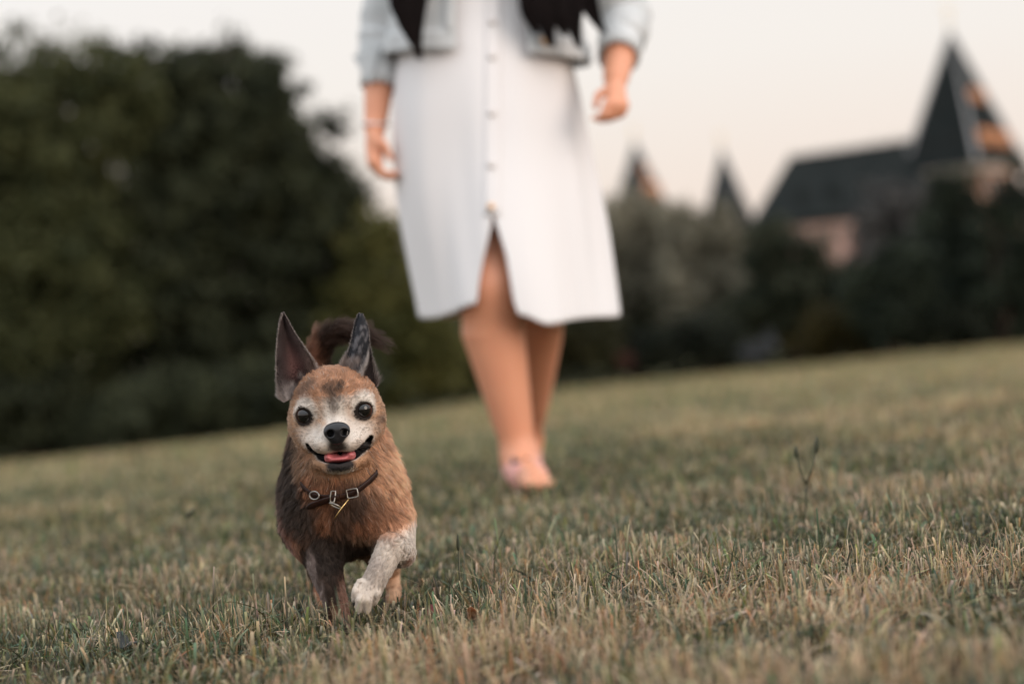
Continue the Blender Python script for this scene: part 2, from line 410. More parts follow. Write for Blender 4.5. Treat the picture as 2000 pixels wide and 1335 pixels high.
# ------------------------------------------------------------------ trees
bark = mat('bark', (0.07, 0.05, 0.04), 0.9, 0.1, noise=(3, 0.7, (0.03, 0.024, 0.02)), bump=(8, 0.6, 0.05))
leaf_mat = mat('foliage', rough=0.65, spec=0.15, attr='Col', trans=0.25)
def make_tree(name, base, blobs, trunk_r, n, leaf, cols, label, cat, seed, group=None, trunk_lean=0.0, clump=0.32, droop=0.0, gap=0.0):
    """blobs: (x, y, z, rx, ry, rz) of the crown relative to the base, metres"""
    rg = np.random.default_rng(seed)
    base = np.asarray(base, float); root = empty(name, base, label, cat, group)
    vol = np.array([(b_[3] * b_[4] * b_[5]) ** 0.75 for b_ in blobs]); vol /= vol.sum()
    # clump centres near the skin of the blobs and inside them
    nc = max(40, n // 70)
    k = rg.choice(len(blobs), nc, p=vol); bl = np.array(blobs)[k]
    d = rg.normal(size=(nc, 3)); d /= np.linalg.norm(d, axis=1, keepdims=True)
    rr = (rg.random(nc) ** 0.45) * (0.82 + 0.38 * rg.random(nc))
    cc = bl[:, :3] + d * rr[:, None] * bl[:, 3:]
    csz = np.minimum(clump, .35 * min(bl[:, 3].min(), bl[:, 5].min())) * (0.5 + 1.0 * rg.random(nc)); ctint = rg.random(nc)
    if gap: 
        keepc = vnoise(cc + 50, .7, seed) > gap * sstep(.55, .8, cc[:, 2] / cc[:, 2].max()); cc, csz, ctint = cc[keepc], csz[keepc], ctint[keepc]; nc = len(cc)
    ki = rg.integers(0, nc, n)
    p = cc[ki] + rg.normal(size=(n, 3)) * csz[ki, None] * np.array([0.6, 0.6, 0.5])
    p[:, 2] -= droop * np.abs(rg.normal(size=n))
    p[:, 2] = np.maximum(p[:, 2], 0.03)
    s = leaf * (0.5 + rg.random(n))
    a = rg.normal(size=(n, 3)); a /= np.linalg.norm(a, axis=1, keepdims=True)
    if droop: a[:, 2] -= 1.2; a /= np.linalg.norm(a, axis=1, keepdims=True)
    b_ = np.cross(a, rg.normal(size=(n, 3))); b_ /= np.linalg.norm(b_, axis=1, keepdims=True)
    V = np.stack([p - a * s[:, None], p + b_ * s[:, None] * 0.48, p + a * s[:, None], p - b_ * s[:, None] * 0.48], 1).reshape(-1, 3) + base
    F = np.arange(4 * n).reshape(n, 4)
    c0, c1 = np.array(cols[0]), np.array(cols[1])
    t_ = np.clip(ctint[ki] + rg.normal(0, 0.18, n), 0, 1)[:, None]
    C = np.repeat(c0 * (1 - t_) + c1 * t_, 4, 0)
    mesh('crown', V, F, leaf_mat, root, colors=C, smooth=False)
    if trunk_r:
        top = max(b_[2] + 0.4 * b_[5] for b_ in blobs); mb = MB(); pts = []; zb = base[2]
        for i in range(8):
            f = i / 7; pts.append(base + np.array([trunk_lean * f + 0.08 * math.sin(i * 1.7 + seed), 0.05 * math.cos(i * 2.1), top * f - 0.15 * (i == 0)]))
        mb.tube(pts, [trunk_r * (1.25 if i == 0 else 1 - 0.8 * i / 7) for i in range(8)], 10)
        for j, b2 in enumerate(blobs):
            for q_ in range(2):
                s0 = pts[min(6, 2 + (j + q_) % 4)]
                e0 = base + np.array(b2[:3]) + rg.normal(size=3) * np.array(b2[3:]) * 0.35
                mid_ = (s0 + e0) / 2 + rg.normal(size=3) * 0.12 + np.array([0, 0, 0.1])
                mb.tube([s0, mid_, e0], [trunk_r * 0.42, trunk_r * 0.26, trunk_r * 0.08], 6)
        mb.build('trunk', bark, root, True)
    return root
def gp(px, d, dz=0):
    """ground point under the photo column px at the distance d"""
    x = P(px, 800, d)[0]; return np.array([x, d, float(ground_z(np.array([x]), np.array([d]))[0]) + dz])
def crown_px(base, d, lst):
    out_ = []
    for (px, py, rx, rz, dd) in lst:
        c = P(px, py, d) - base; out_.append((c[0], dd, c[2], rx * d / FPX, rx * d / FPX * 0.8, rz * d / FPX))
    return out_
DG = ((0.016, 0.021, 0.012), (0.066, 0.074, 0.040))
OL = ((0.05, 0.055, 0.018), (0.15, 0.14, 0.045))
GREY = ((0.085, 0.08, 0.056), (0.30, 0.275, 0.205))
CON = ((0.010, 0.016, 0.012), (0.046, 0.058, 0.038))
b0 = gp(330, 44); make_tree('tree', b0, crown_px(b0, 44, [(420, 230, 150, 110, -.3), (400, 240, 190, 130, 0), (330, 400, 250, 190, -.5), (480, 430, 210, 190, .3), (300, 600, 260, 180, -.6), (430, 690, 230, 150, 0), (430, 118, 95, 60, 0), (320, 145, 110, 70, 0), (240, 230, 130, 120, .3), (515, 170, 65, 75, 0)]),
    0.22, 66000, 0.09, DG, 'tallest dark green broadleaf tree with rounded crown standing behind the dog', 'tree', 3, 'big trees at the lawn edge', gap=0.08)
b0 = gp(70, 42); make_tree('tree', b0, crown_px(b0, 42, [(50, 165, 130, 105, 0), (150, 160, 120, 95, .4), (230, 190, 90, 90, .2), (90, 240, 150, 100, -.3), (-30, 200, 100, 110, .1), (20, 700, 200, 170, .2), (40, 380, 190, 170, 0), (130, 560, 190, 170, -.4), (20, 700, 190, 150, 0), (-90, 420, 200, 260, .5)]),
    0.2, 60000, 0.08, ((0.03, 0.038, 0.016), (0.10, 0.105, 0.045)), 'thin topped green tree with sky gaps at the far edge of the tree group', 'tree', 4, 'big trees at the lawn edge', gap=0.29)
b0 = gp(600, 46); make_tree('tree', b0, crown_px(b0, 46, [(570, 270, 95, 105, 0), (630, 390, 85, 90, 0), (600, 470, 145, 160, 0), (730, 530, 65, 80, .2), (670, 570, 120, 150, .3), (560, 650, 170, 150, -.4), (520, 215, 70, 70, 0), (530, 265, 80, 85, .2)]),
    0.17, 36000, 0.085, DG, 'smaller dark tree whose sloping crown ends beside the woman', 'tree', 5, 'big trees at the lawn edge', gap=0.2)
b0 = gp(770, 44); make_tree('shrub', b0, crown_px(b0, 44, [(740, 560, 95, 130, 0), (800, 640, 100, 110, -.3), (850, 690, 70, 80, 0), (720, 700, 110, 100, -.5)]),
    0.06, 15000, 0.07, OL, 'olive green bush filling the gap between the dark trees and the woman', 'shrub', 6, 'bushes along the lawn edge')
for i, (px, d, lst, cols, lab) in enumerate([
    (90, 41, [(90, 800, 120, 70, 0), (20, 790, 100, 80, 0)], DG, 'low dark bush under the thin topped tree'),
    (330, 40, [(300, 800, 130, 70, 0), (400, 790, 120, 75, 0)], DG, 'low dark bush at the foot of the tallest tree'),
    (560, 40, [(530, 790, 110, 70, 0), (640, 770, 110, 80, 0)], DG, 'low dark bush hidden behind the dog head'),
    (960, 47, [(900, 690, 90, 60, 0), (1010, 680, 100, 70, 0), (1120, 660, 90, 70, 0)], ((0.02, 0.022, 0.01), (0.06, 0.055, 0.024)), 'low brownish bush seen behind the legs of the woman')]):
    b0 = gp(px, d); make_tree('shrub', b0, crown_px(b0, d, lst), 0.04, 9000, 0.07, cols, lab, 'shrub', 20 + i, 'bushes along the lawn edge')
# right-hand row
b0 = gp(1250, 54); make_tree('willow_tree', b0, crown_px(b0, 54, [(1215, 430, 75, 70, 0), (1300, 470, 90, 75, .3), (1250, 560, 100, 90, 0), (1180, 520, 60, 120, 0)]), 0.14, 16000, 0.08, GREY,
    'grey green willow with drooping leaves right beside the white dress', 'tree', 31, 'trees in front of the castle', droop=0.25)
b0 = gp(1400, 52); make_tree('willow_tree', b0, crown_px(b0, 52, [(1365, 455, 80, 65, 0), (1440, 490, 65, 70, .3), (1380, 560, 100, 85, -.3), (1450, 590, 60, 60, 0)]), 0.14, 16000, 0.08, GREY,
    'grey green willow with drooping leaves below the dark slim turret', 'tree', 32, 'trees in front of the castle', droop=0.25)
b0 = gp(1560, 50); make_tree('tree', b0, crown_px(b0, 50, [(1510, 490, 60, 60, 0), (1545, 535, 80, 65, 0), (1540, 580, 90, 85, 0), (1610, 580, 80, 70, .3), (1500, 620, 90, 60, 0)]), 0.12, 15000, 0.075, ((0.018, 0.026, 0.016), (0.075, 0.08, 0.05)),
    'dark round tree below the pink wall of the castle', 'tree', 33, 'trees in front of the castle')
b0 = gp(1650, 47); make_tree('shrub', b0, crown_px(b0, 47, [(1640, 640, 65, 55, 0), (1600, 660, 60, 40, 0)]), 0.05, 7000, 0.06, ((0.035, 0.03, 0.012), (0.10, 0.078, 0.028)),
    'brown tinged round bush at the lawn edge below the castle hall', 'shrub', 34, 'bushes along the lawn edge')
b0 = gp(1760, 55); make_tree('willow_tree', b0, crown_px(b0, 55, [(1760, 405, 70, 50, 0), (1735, 480, 85, 80, 0), (1800, 540, 80, 90, .3)]), 0.14, 14000, 0.08, ((0.04, 0.04, 0.04), (0.13, 0.125, 0.12)),
    'greyish pale tree reaching the foot of the main tower', 'tree', 35, 'trees in front of the castle')
for i, (px, d, lst, lab) in enumerate([
    (1760, 46, [(1720, 590, 70, 80, 0), (1770, 560, 60, 90, 0)], 'dark evergreen standing just before the pale grey tree'),
    (1880, 48, [(1870, 395, 60, 70, 0), (1880, 500, 95, 110, 0), (1880, 600, 110, 70, 0)], 'tall pointed dark evergreen right under the main tower'),
    (1975, 46, [(1975, 390, 60, 80, 0), (1985, 520, 95, 130, 0), (1930, 480, 50, 80, 0), (2040, 480, 90, 160, 0), (2060, 600, 120, 90, .3)], 'broad dark evergreen at the far end of the tree row beyond the tower')]):
    b0 = gp(px, d); make_tree('evergreen_tree', b0, crown_px(b0, d, lst), 0.13, 15000, 0.07, CON, lab, 'tree', 41 + i, 'trees in front of the castle')
for i, (px, d, lst, cols, lab) in enumerate([
    (1480, 46, [(1470, 690, 26, 14, 0), (1500, 668, 20, 16, 0)], ((0.05, 0.055, 0.06), (0.15, 0.155, 0.17)), 'small pale blue grey bush at the lawn edge below the willow'),
    (1225, 45.5, [(1222, 705, 10, 12, 0)], ((0.07, 0.03, 0.025), (0.16, 0.07, 0.055)), 'small reddish plant on the lawn edge beside the woman'),
    (1330, 47, [(1300, 670, 60, 45, 0), (1380, 660, 70, 50, 0)], ((0.012, 0.016, 0.012), (0.04, 0.045, 0.03)), 'low dark bush under the two willows'),
    (1850, 46, [(1800, 640, 90, 40, 0), (1900, 630, 90, 45, 0)], ((0.010, 0.014, 0.010), (0.035, 0.04, 0.025)), 'low dark bush at the foot of the pointed evergreen')]):
    b0 = gp(px, d); make_tree('shrub', b0, crown_px(b0, d, lst), 0.008, 900 if len(lst) < 2 or lst[0][2] < 30 else 6000, 0.055, cols, lab, 'shrub', 51 + i, 'bushes along the lawn edge')

# the dim undergrowth that closes the view below the crowns
rg = np.random.default_rng(91); n_ = 80000
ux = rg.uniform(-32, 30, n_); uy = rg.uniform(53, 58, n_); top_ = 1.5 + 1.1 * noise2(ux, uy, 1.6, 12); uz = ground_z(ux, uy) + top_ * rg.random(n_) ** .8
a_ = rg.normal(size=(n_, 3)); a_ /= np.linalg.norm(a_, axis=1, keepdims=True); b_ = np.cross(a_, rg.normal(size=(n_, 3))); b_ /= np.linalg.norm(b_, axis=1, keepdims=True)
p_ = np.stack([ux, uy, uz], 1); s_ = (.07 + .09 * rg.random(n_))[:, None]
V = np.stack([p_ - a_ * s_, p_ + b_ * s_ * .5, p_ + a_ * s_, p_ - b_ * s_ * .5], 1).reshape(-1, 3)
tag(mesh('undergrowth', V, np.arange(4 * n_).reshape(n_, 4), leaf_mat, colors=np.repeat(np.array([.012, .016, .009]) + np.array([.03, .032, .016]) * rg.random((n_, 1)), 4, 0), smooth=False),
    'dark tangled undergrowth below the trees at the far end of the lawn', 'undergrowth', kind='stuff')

# ------------------------------------------------------------------ castle, about 200 m off
slate = mat('slate_roof', (0.014, 0.0175, 0.018), 0.85, 0.05, noise=(0.8, 0.6, (0.026, 0.03, 0.03)))
lead = mat('lead_flashing', (0.30, 0.30, 0.31), 0.5, 0.5)
plaster = mat('pink_plaster', (0.46, 0.325, 0.295), 0.9, 0.1, noise=(0.5, 0.5, (0.42, 0.28, 0.25)))
brick = mat('red_brick', (0.33, 0.20, 0.15), 0.9, 0.1, noise=(1.5, 0.6, (0.26, 0.12, 0.08)))
tile = mat('sunset_orange', (0.66, 0.29, 0.14), 0.6, 0.3)  # orange sunset light on the dormers, put into their colour
glassm = mat('window_glass', (0.02, 0.025, 0.03), 0.08, 0.6)
stone = mat('pale_stone', (0.38, 0.32, 0.28), 0.85, 0.2)
gilt = mat('gilded_metal', (0.9, 0.72, 0.45), 0.4, 0.5, metal=0.3)
DC = 200.0
def pyramid(mb, c, hw, rot, z0, z1, over=0.0):
    ca, sa = math.cos(rot), math.sin(rot)
    q = [(c[0] + (a * ca - b_ * sa) * hw, c[1] + (a * sa + b_ * ca) * hw, z0) for a, b_ in ((-1, -1), (1, -1), (1, 1), (-1, 1))]
    mb.add(q + [(c[0], c[1], z1)], [(0, 1, 4), (1, 2, 4), (2, 3, 4), (3, 0, 4), (3, 2, 1, 0)])
    return q
def prism(mb, q, z0, z1):
    V = [(x, y, z0) for x, y, *_ in q] + [(x, y, z1) for x, y, *_ in q]
    mb.add(V, [(0, 1, 5, 4), (1, 2, 6, 5), (2, 3, 7, 6), (3, 0, 4, 7), (4, 5, 6, 7), (3, 2, 1, 0)])
def on_face(a, b_, apex, u, v):
    """point on a sloping roof face from its eave (a to b) to its apex"""
    a, b_, apex = map(np.asarray, (a, b_, apex)); e = a * (1 - u) + b_ * u
    return e * (1 - v) + apex * v
gz = -1.2
def tower(parent, apex_px, base_px, hw_px, rot, body_mat, dormers, d, finial):
    ap = P(*apex_px, d); bs = P(*base_px, d); c = np.array([ap[0], d + hw_px * d / FPX]); hw = hw_px * d / FPX
    ap = np.array([c[0], c[1], ap[2]]); z0 = bs[2]
    mb = MB(); q = pyramid(mb, c, hw * 1.06, rot, z0, ap[2]); mb.build('roof', slate, parent)
    wb = MB(); ca, sa = math.cos(rot), math.sin(rot)
    qq = [(c[0] + (a * ca - b_ * sa) * hw * 0.94, c[1] + (a * sa + b_ * ca) * hw * 0.94) for a, b_ in ((-1, -1), (1, -1), (1, 1), (-1, 1))]
    prism(wb, qq, gz, z0 - 0.02); wall = wb.build('wall', body_mat, parent)
    cb = MB(); q3 = [(c[0] + (a * ca - b_ * sa) * hw * 1.02, c[1] + (a * sa + b_ * ca) * hw * 1.02) for a, b_ in ((-1, -1), (1, -1), (1, 1), (-1, 1))]
    prism(cb, q3, z0 - 0.55, z0 - 0.03); cb.build('cornice', stone, parent)
    rb = MB()
    for k in range(4): rb.tube([np.array(q[k]) * 0.98 + ap * 0.02, np.array(q[k]) * 0.03 + ap * 0.97], [hw * 0.055, hw * 0.02], 6)
    rb.build('ridge_flashing', lead, parent)
    # windows in the two visible wall faces
    for f in (0, 1):
        a, b_ = np.array(qq[f]), np.array(qq[(f + 1) % 4]); nrm = np.array([(b_ - a)[1], -(b_ - a)[0]]); nrm /= np.linalg.norm(nrm)
        for u in (0.3, 0.7):
            p0 = a * (1 - u) + b_ * u; tdir = (b_ - a) / np.linalg.norm(b_ - a); wv = hw * 0.16
            win = MB(); w4 = [p0 - tdir * wv - nrm * 0.02, p0 + tdir * wv - nrm * 0.02, p0 + tdir * wv + nrm * 0.12, p0 - tdir * wv + nrm * 0.12]
            prism(win, w4, z0 - 2.6, z0 - 0.9); fr = win.build('window', stone, wall)
            fr.parent = parent; fr.matrix_parent_inverse = Matrix.Translation(-Vector(parent.location))
            gl = MB(); g4 = [p0 - tdir * wv * .7 + nrm * 0.1, p0 + tdir * wv * .7 + nrm * 0.1, p0 + tdir * wv * .7 + nrm * 0.14, p0 - tdir * wv * .7 + nrm * 0.14]
            prism(gl, g4, z0 - 2.4, z0 - 1.1); o = gl.build('pane', glassm); o.parent = fr
    for (f, u, v, s, mt) in dormers:
        a, b_ = np.array(q[f]), np.array(q[(f + 1) % 4]); o3 = on_face(a, b_, ap, u, v)
        tdir = (b_ - a) / np.linalg.norm(b_ - a); nrm = np.array([tdir[1], -tdir[0], 0]); w_ = s
        db = MB(); f0 = o3 + nrm * 0.42 * s
        V = [f0 - tdir * w_ * .5, f0 + tdir * w_ * .5, f0 + tdir * w_ * .5 + [0, 0, s * 1.1], f0 + [0, 0, s * 1.7], f0 - tdir * w_ * .5 + [0, 0, s * 1.1]]
        bk = [x - nrm * 1.3 * s for x in V]
        db.add(V + bk, [(0, 1, 2, 3, 4), (9, 8, 7, 6, 5), (0, 5, 6, 1), (1, 6, 7, 2), (2, 7, 8, 3), (3, 8, 9, 4), (4, 9, 5, 0)])
        dm = db.build('dormer', mt, parent)
        gl = MB(); g0 = f0 + nrm * 0.03
        gl.add([g0 - tdir * w_ * .2 + [0, 0, .25 * s], g0 + tdir * w_ * .2 + [0, 0, .25 * s], g0 + tdir * w_ * .2 + [0, 0, s], g0 - tdir * w_ * .2 + [0, 0, s],
                g0 - tdir * w_ * .2 + [0, 0, .25 * s] - nrm * .05, g0 + tdir * w_ * .2 + [0, 0, .25 * s] - nrm * .05, g0 + tdir * w_ * .2 + [0, 0, s] - nrm * .05, g0 - tdir * w_ * .2 + [0, 0, s] - nrm * .05],
               [(0, 1, 2, 3), (7, 6, 5, 4), (0, 4, 5, 1), (1, 5, 6, 2), (2, 6, 7, 3), (3, 7, 4, 0)])
        o = gl.build('pane', glassm); o.parent = dm
    fb = MB(); fb.tube([ap - [0, 0, .3], ap + [0, 0, finial]], [0.09, 0.05], 8)
    fb.tube([ap + [0, 0, finial * .55 - .12], ap + [0, 0, finial * .55], ap + [0, 0, finial * .55 + .14]], [0.05, 0.3, 0.05], 10)
    fb.tube([ap + [-finial * .22, 0, finial * .85], ap + [finial * .22, 0, finial * .85]], 0.07, 6)
    fb.build('finial', gilt, parent, True)
cast = empty('castle', (P(1780, 700, DC)[0], DC, gz), 'castle with a long slate hall roof and one big pyramid topped tower beyond the trees', 'castle')
tower(cast, (1870, 48), (1890, 322), 82, rad(47), brick,
      [(0, .36, .46, .62, tile), (0, .66, .45, .62, tile), (0, .25, .13, .8, tile), (0, .5, .12, .8, tile), (0, .75, .11, .8, tile),
       (3, .3, .16, .6, slate), (3, .65, .17, .6, slate), (3, .5, .46, .55, slate)], DC, 2.3)
# the hall: hipped roof, eaves, plaster wall with pilasters and windows
A1, A2 = P(1540, 310, DC + 4), P(1830, 268, DC + 4)
E1, E2 = P(1478, 440, DC), P(1850, 392, DC)
zE = (E1[2] + E2[2]) / 2 - 0.1; zR = (A1[2] + A2[2]) / 2
x0, x1 = E1[0], E2[0]; y0, y1 = DC, DC + 8
mb = MB(); mb.add([(x0, y0, zE), (x1, y0, zE), (x1, y1, zE), (x0, y1, zE), (A1[0], DC + 4, A1[2]), (A2[0], DC + 4, A2[2])],
                  [(0, 1, 5, 4), (1, 2, 5), (2, 3, 4, 5), (3, 0, 4), (3, 2, 1, 0)])
hr = mb.build('roof', slate, cast)
mb = MB(); mb.tube([A1, A2], 0.12, 8)
for i in range(26):
    p_ = A1 + (A2 - A1) * ((i + .5) / 26) + np.array([0, 0, .1]); mb.tube([p_, p_ + [0, 0, .38 + .3 * (i > 14) * (i % 3 == 0)]], [0.09, 0.03], 5)
mb.build('ridge_crest', slate, cast)
mb = MB(); mb.box((x0 + .35, y0 + .35, gz), (x1 - .35, y1 - .35, zE - .02)); mb.build('wall', plaster, cast)
mb = MB(); mb.box((x0 + .1, y0 + .1, zE - .45), (x1 - .1, y1 - .1, zE - .03)); mb.build('cornice', slate, cast)
npil = 16
for i in range(npil):
    xx = x0 + .6 + (x1 - x0 - 1.2) * i / (npil - 1)
    mb = MB(); mb.box((xx - .09, y0 + .2, gz + .3), (xx + .09, y0 + .349, zE - .46)); mb.build('pilaster', brick, cast)
    if i < npil - 1:
        xm = xx + (x1 - x0 - 1.2) / (npil - 1) / 2
        for zz in (zE - 1.9, zE - 4.6):
            mb = MB(); mb.box((xm - .2, y0 + .28, zz), (xm + .2, y0 + .349, zz + 1.15)); fr = mb.build('window', stone, cast)
            mb = MB(); mb.box((xm - .14, y0 + .25, zz + .1), (xm + .14, y0 + .279, zz + 1.05)); o = mb.build('pane', glassm); o.parent = fr
for u in (.25, .42, .6, .78):
    c_ = np.array([x0 + (x1 - x0) * u, y0 + 1.4, zE + (zR - zE) * .3])
    mb = MB(); mb.add([c_ + [-.4, -.5, -.2], c_ + [.4, -.5, -.2], c_ + [.4, -.5, .6], c_ + [0, -.5, 1.1], c_ + [-.4, -.5, .6],
                       c_ + [-.4, 1.2, -.2], c_ + [.4, 1.2, -.2], c_ + [.4, 1.2, .6], c_ + [0, 1.2, 1.1], c_ + [-.4, 1.2, .6]],
                      [(0, 1, 2, 3, 4), (9, 8, 7, 6, 5), (0, 5, 6, 1), (1, 6, 7, 2), (2, 7, 8, 3), (3, 8, 9, 4), (4, 9, 5, 0)])
    mb.build('dormer', slate, cast)
tur = empty('turret', (P(1240, 600, 230)[0], 230, gz), 'small turret with slate pyramid roof nearest the white dress, behind the willow', 'turret', 'slim turrets left of the castle hall')
tower(tur, (1241, 272), (1248, 400), 34, rad(40), brick, [(0, .4, .10, .8, tile), (0, .7, .10, .8, tile), (0, .5, .42, .6, tile)], 230, 1.4)
tur = empty('turret', (P(1412, 600, 215)[0], 215, gz), 'small dark turret with steep slate roof between the willow trees and castle hall', 'turret', 'slim turrets left of the castle hall')
tower(tur, (1412, 286), (1424, 440), 35, rad(50), slate, [(0, .5, .2, .5, slate)], 215, 1.4)

# ------------------------------------------------------------------ the woman walking behind the dog (5.25 m off)
DW = 5.25
def asn(v): return math.asin(max(-1.0, min(1.0, v)))
skin = mat('skin', (0.76, 0.345, 0.205), 0.42, 0.45, sss=0.12, noise=(14, 0.35, (0.72, 0.31, 0.19)), bump=(60, 0.15, 0.002))
linen = mat('white_linen', (0.83, 0.815, 0.82), 0.9, 0.1, sheen=0.15)
denim = mat('pale_denim', (0.66, 0.675, 0.68), 0.9, 0.1, noise=(26, 0.7, (0.52, 0.55, 0.56)), bump=(140, 0.35, 0.002))
denim_dark = mat('denim_seam', (0.30, 0.33, 0.35), 0.9, 0.1, noise=(40, 0.7, (0.22, 0.25, 0.27)))
button_m = mat('shell_button', (0.76, 0.72, 0.70), 0.4, 0.4)
brass = mat('brass_button', (0.75, 0.48, 0.28), 0.35, 0.5, metal=0.8)
shoe_m = mat('pink_shoe', (0.74, 0.365, 0.30), 0.6, 0.3, noise=(40, 0.5, (0.68, 0.34, 0.33)))
silver = mat('silver', (0.75, 0.75, 0.78), 0.3, 0.5, metal=1.0)
def Wn(px, py, dy=0.0): return P(px, py, DW + dy)
px2m = DW / FPX
fx = Wn(1028, 950, 0); person = empty('person', (fx[0], DW, float(ground_z(fx[0:1], np.array([DW]))[0])),
    'woman in white button dress and pale denim jacket walking on grass behind the dog', 'person')
limbs = [   # (points, radii, blend)
    ([Wn(915, 190, 0), Wn(952, 400, -.072), Wn(960, 560, -.130)], [.088, .074, .061]),                 # front thigh
    ([Wn(960, 560, -.130), Wn(963, 645, -.110), Wn(990, 770, -.105), Wn(1012, 872, -.10)], [.063, .067, .050, .036]),
    ([Wn(1014, 902, -.07), Wn(1028, 926, -.16), Wn(1048, 939, -.25)], [.036, .036, .026]),          # front foot
    ([Wn(1015, 180, 0), Wn(1045, 400, .0), Wn(1052, 575, .04)], [.090, .078, .062]),                 # rear thigh
    ([Wn(1052, 575, .04), Wn(1048, 655, .17), Wn(1038, 780, .33), Wn(1028, 852, .46)], [.058, .058, .043, .032]),
    ([Wn(1027, 864, .47), Wn(1028, 900, .44), Wn(1030, 922, .37)], [.032, .032, .025]),
    ([Wn(815, -205, .02), Wn(752, 70, .07)], [.052, .043]),                                          # image-left arm
    ([Wn(752, 70, .07), Wn(742, 150, .04), Wn(733, 246, .0)], [.042, .035, .0245]),
    ([Wn(1105, -225, .0), Wn(1222, 30, .03)], [.052, .043]),                                         # image-right arm
    ([Wn(1222, 30, .03), Wn(1214, 90, -.06), Wn(1203, 152, -.13)], [.042, .037, .0275]),
    ([Wn(936, -300, 0), Wn(930, -390, -.01)], [.058, .052])]                                         # neck
def hand(wrist, knuck, dirf, side, curl, s=1.0):
    """palm and five separate bent fingers; dirf: along the hand, side: towards the thumb, curl: where fingers bend to"""
    out_ = []; dirf, side, curl = [np.asarray(v, float) / np.linalg.norm(v) for v in (dirf, side, curl)]
    palm = [(wrist, knuck + side * .014 * s, .0215 * s, .017 * s), (wrist, knuck - side * .016 * s, .0205 * s, .016 * s), (wrist * .5 + knuck * .5, knuck, .021 * s, .018 * s)]
    for a, b_, r0, r1 in palm: out_.append(([a, b_], [r0, r1]))
    for i, (o, ln) in enumerate(((.030, .070), (.011, .078), (-.009, .073), (-.028, .058))):
        k0 = knuck + side * o * s; ln *= s
        k1 = k0 + (dirf * .85 + curl * .35) * ln * .45; k2 = k1 + (dirf * .35 + curl * .9) * ln * .32; k3 = k2 + (-dirf * .35 + curl * .9) * ln * .25
        out_.append(([k0, k1, k2, k3], [.0093 * s, .0088 * s, .008 * s, .0068 * s]))
    t0 = wrist * .7 + knuck * .3 + side * .016 * s; t1 = t0 + (side * .75 + dirf * .6 + curl * .5) * .034 * s; t2 = t1 + (dirf * .9 + curl * .35 - side * .05) * .036 * s
    out_.append(([t0, t1, t2], [.014 * s, .0105 * s, .0085 * s]))
    return out_
hl = hand(Wn(732, 250, -.01), Wn(732, 318, -.03), -CU * 1.0 + CR * .12, np.array([.15, -1, 0.0]), CR * .9 + np.array([0, -.25, 0]), .88)
hr_ = hand(Wn(1204, 158, -.14), Wn(1204, 205, -.19), -CU * .8 + np.array([0, -.45, 0]), -CR * .9 + np.array([0, -.45, 0]), -CR * .7 + np.array([0, .6, -.2]), .78)
hands = hl + hr_
ells = [(Wn(962, 165), (.160, .115, .14)), (Wn(950, 20), (.135, .10, .14)), (Wn(940, -110, -.005), (.165, .115, .15)), (Wn(938, -225, .01), (.175, .085, .075)),
        (Wn(926, -492, 0), (.076, .095, .108)), (Wn(924, -455, -.035), (.055, .055, .075)), (Wn(922, -475, -.097), (.013, .018, .022)), (Wn(890, -130, -.085), (.062, .055, .062)), (Wn(992, -138, -.085), (.062, .055, .062))]
toes = []
for i_, (o_, r_, l_) in enumerate(((-.026, .0125, .030), (-.009, .0095, .032), (.007, .009, .030), (.021, .0085, .026), (.034, .008, .020))):
    t0_ = Wn(1048, 941, -.25) + CR * o_ * .85; toes.append((t0_, t0_ + np.array([.1, -1, -.12]) * l_, r_))
def f_body(p):
    d = d_ell(p, *ells[0])
    for e in ells[1:4]: d = smin(d, d_ell(p, *e), .08)
    for e in ells[7:]: d = smin(d, d_ell(p, *e), .04)
    h = smin(d_ell(p, *ells[4]), d_ell(p, *ells[5]), .04); h = smin(h, d_ell(p, *ells[6]), .015)
    for s_ in (-1, 1): h = smin(h, d_ell(p, ells[4][0] + CR * s_ * .077 + np.array([0, .01, -.01]), (.010, .018, .03)), .008)
    for pts, rs in limbs[:10]: d = smin(d, chain(p, pts, rs), .045)
    d = smin(d, chain(p, *limbs[10]), .05); d = smin(d, h, .03)
    for a_, b_, r_ in toes: d = smin(d, d_cap(p, a_, b_, r_, r_ * .85), .006)
    for pts, rs in hands: d = smin(d, chain(p, pts, rs), .010)
    return d
V, F = surface(f_body, (Wn(690, 0)[0] - .03, DW - .42, -.02), (Wn(1270, 0)[0] + .03, DW + .62, 1.72), .0055)
body = mesh('body', V, F, skin, person)
# shoes: a low vamp over each foot with a dark bow
for fi, (li, lab) in enumerate(((2, None), (5, None))):
    pts, rs = limbs[li]; dirv = np.array(pts[2]) - np.array(pts[1])
    top = pts[0][2] + (.016 if fi == 0 else 0)
    def f_shoe(p, pts=pts, rs=rs, top=top, fi=fi):
        d = chain(p, pts, [r + .005 for r in rs])
        if fi == 0: d = smax(d, (pts[2][1] + .035) - p[:, 1], .006)      # open toe
        d = smax(d, (p[:, 2] - top) - .12 * (p[:, 1] - pts[0][1]), .006)
        return d
    a = np.min(pts, 0) - .055; b_ = np.max(pts, 0) + .055
    V, F = surface(f_shoe, a, b_, .004); sh = mesh('shoe', V, F, shoe_m, person)
    if fi == 0:
        c = Wn(1016, 906, -.172); mb = MB()
        for s_ in (-1, 1): mb.tube([c, c + CR * s_ * .012 + CU * .009, c + CR * s_ * .016 - CU * .010], [.004, .009, .004], 8)
        mb.tube([c + CU * .009, c - CU * .012], .008, 8)
        mb.build('bow', mat('dark_bow', (0.05, 0.04, 0.06), 0.5), sh, True)

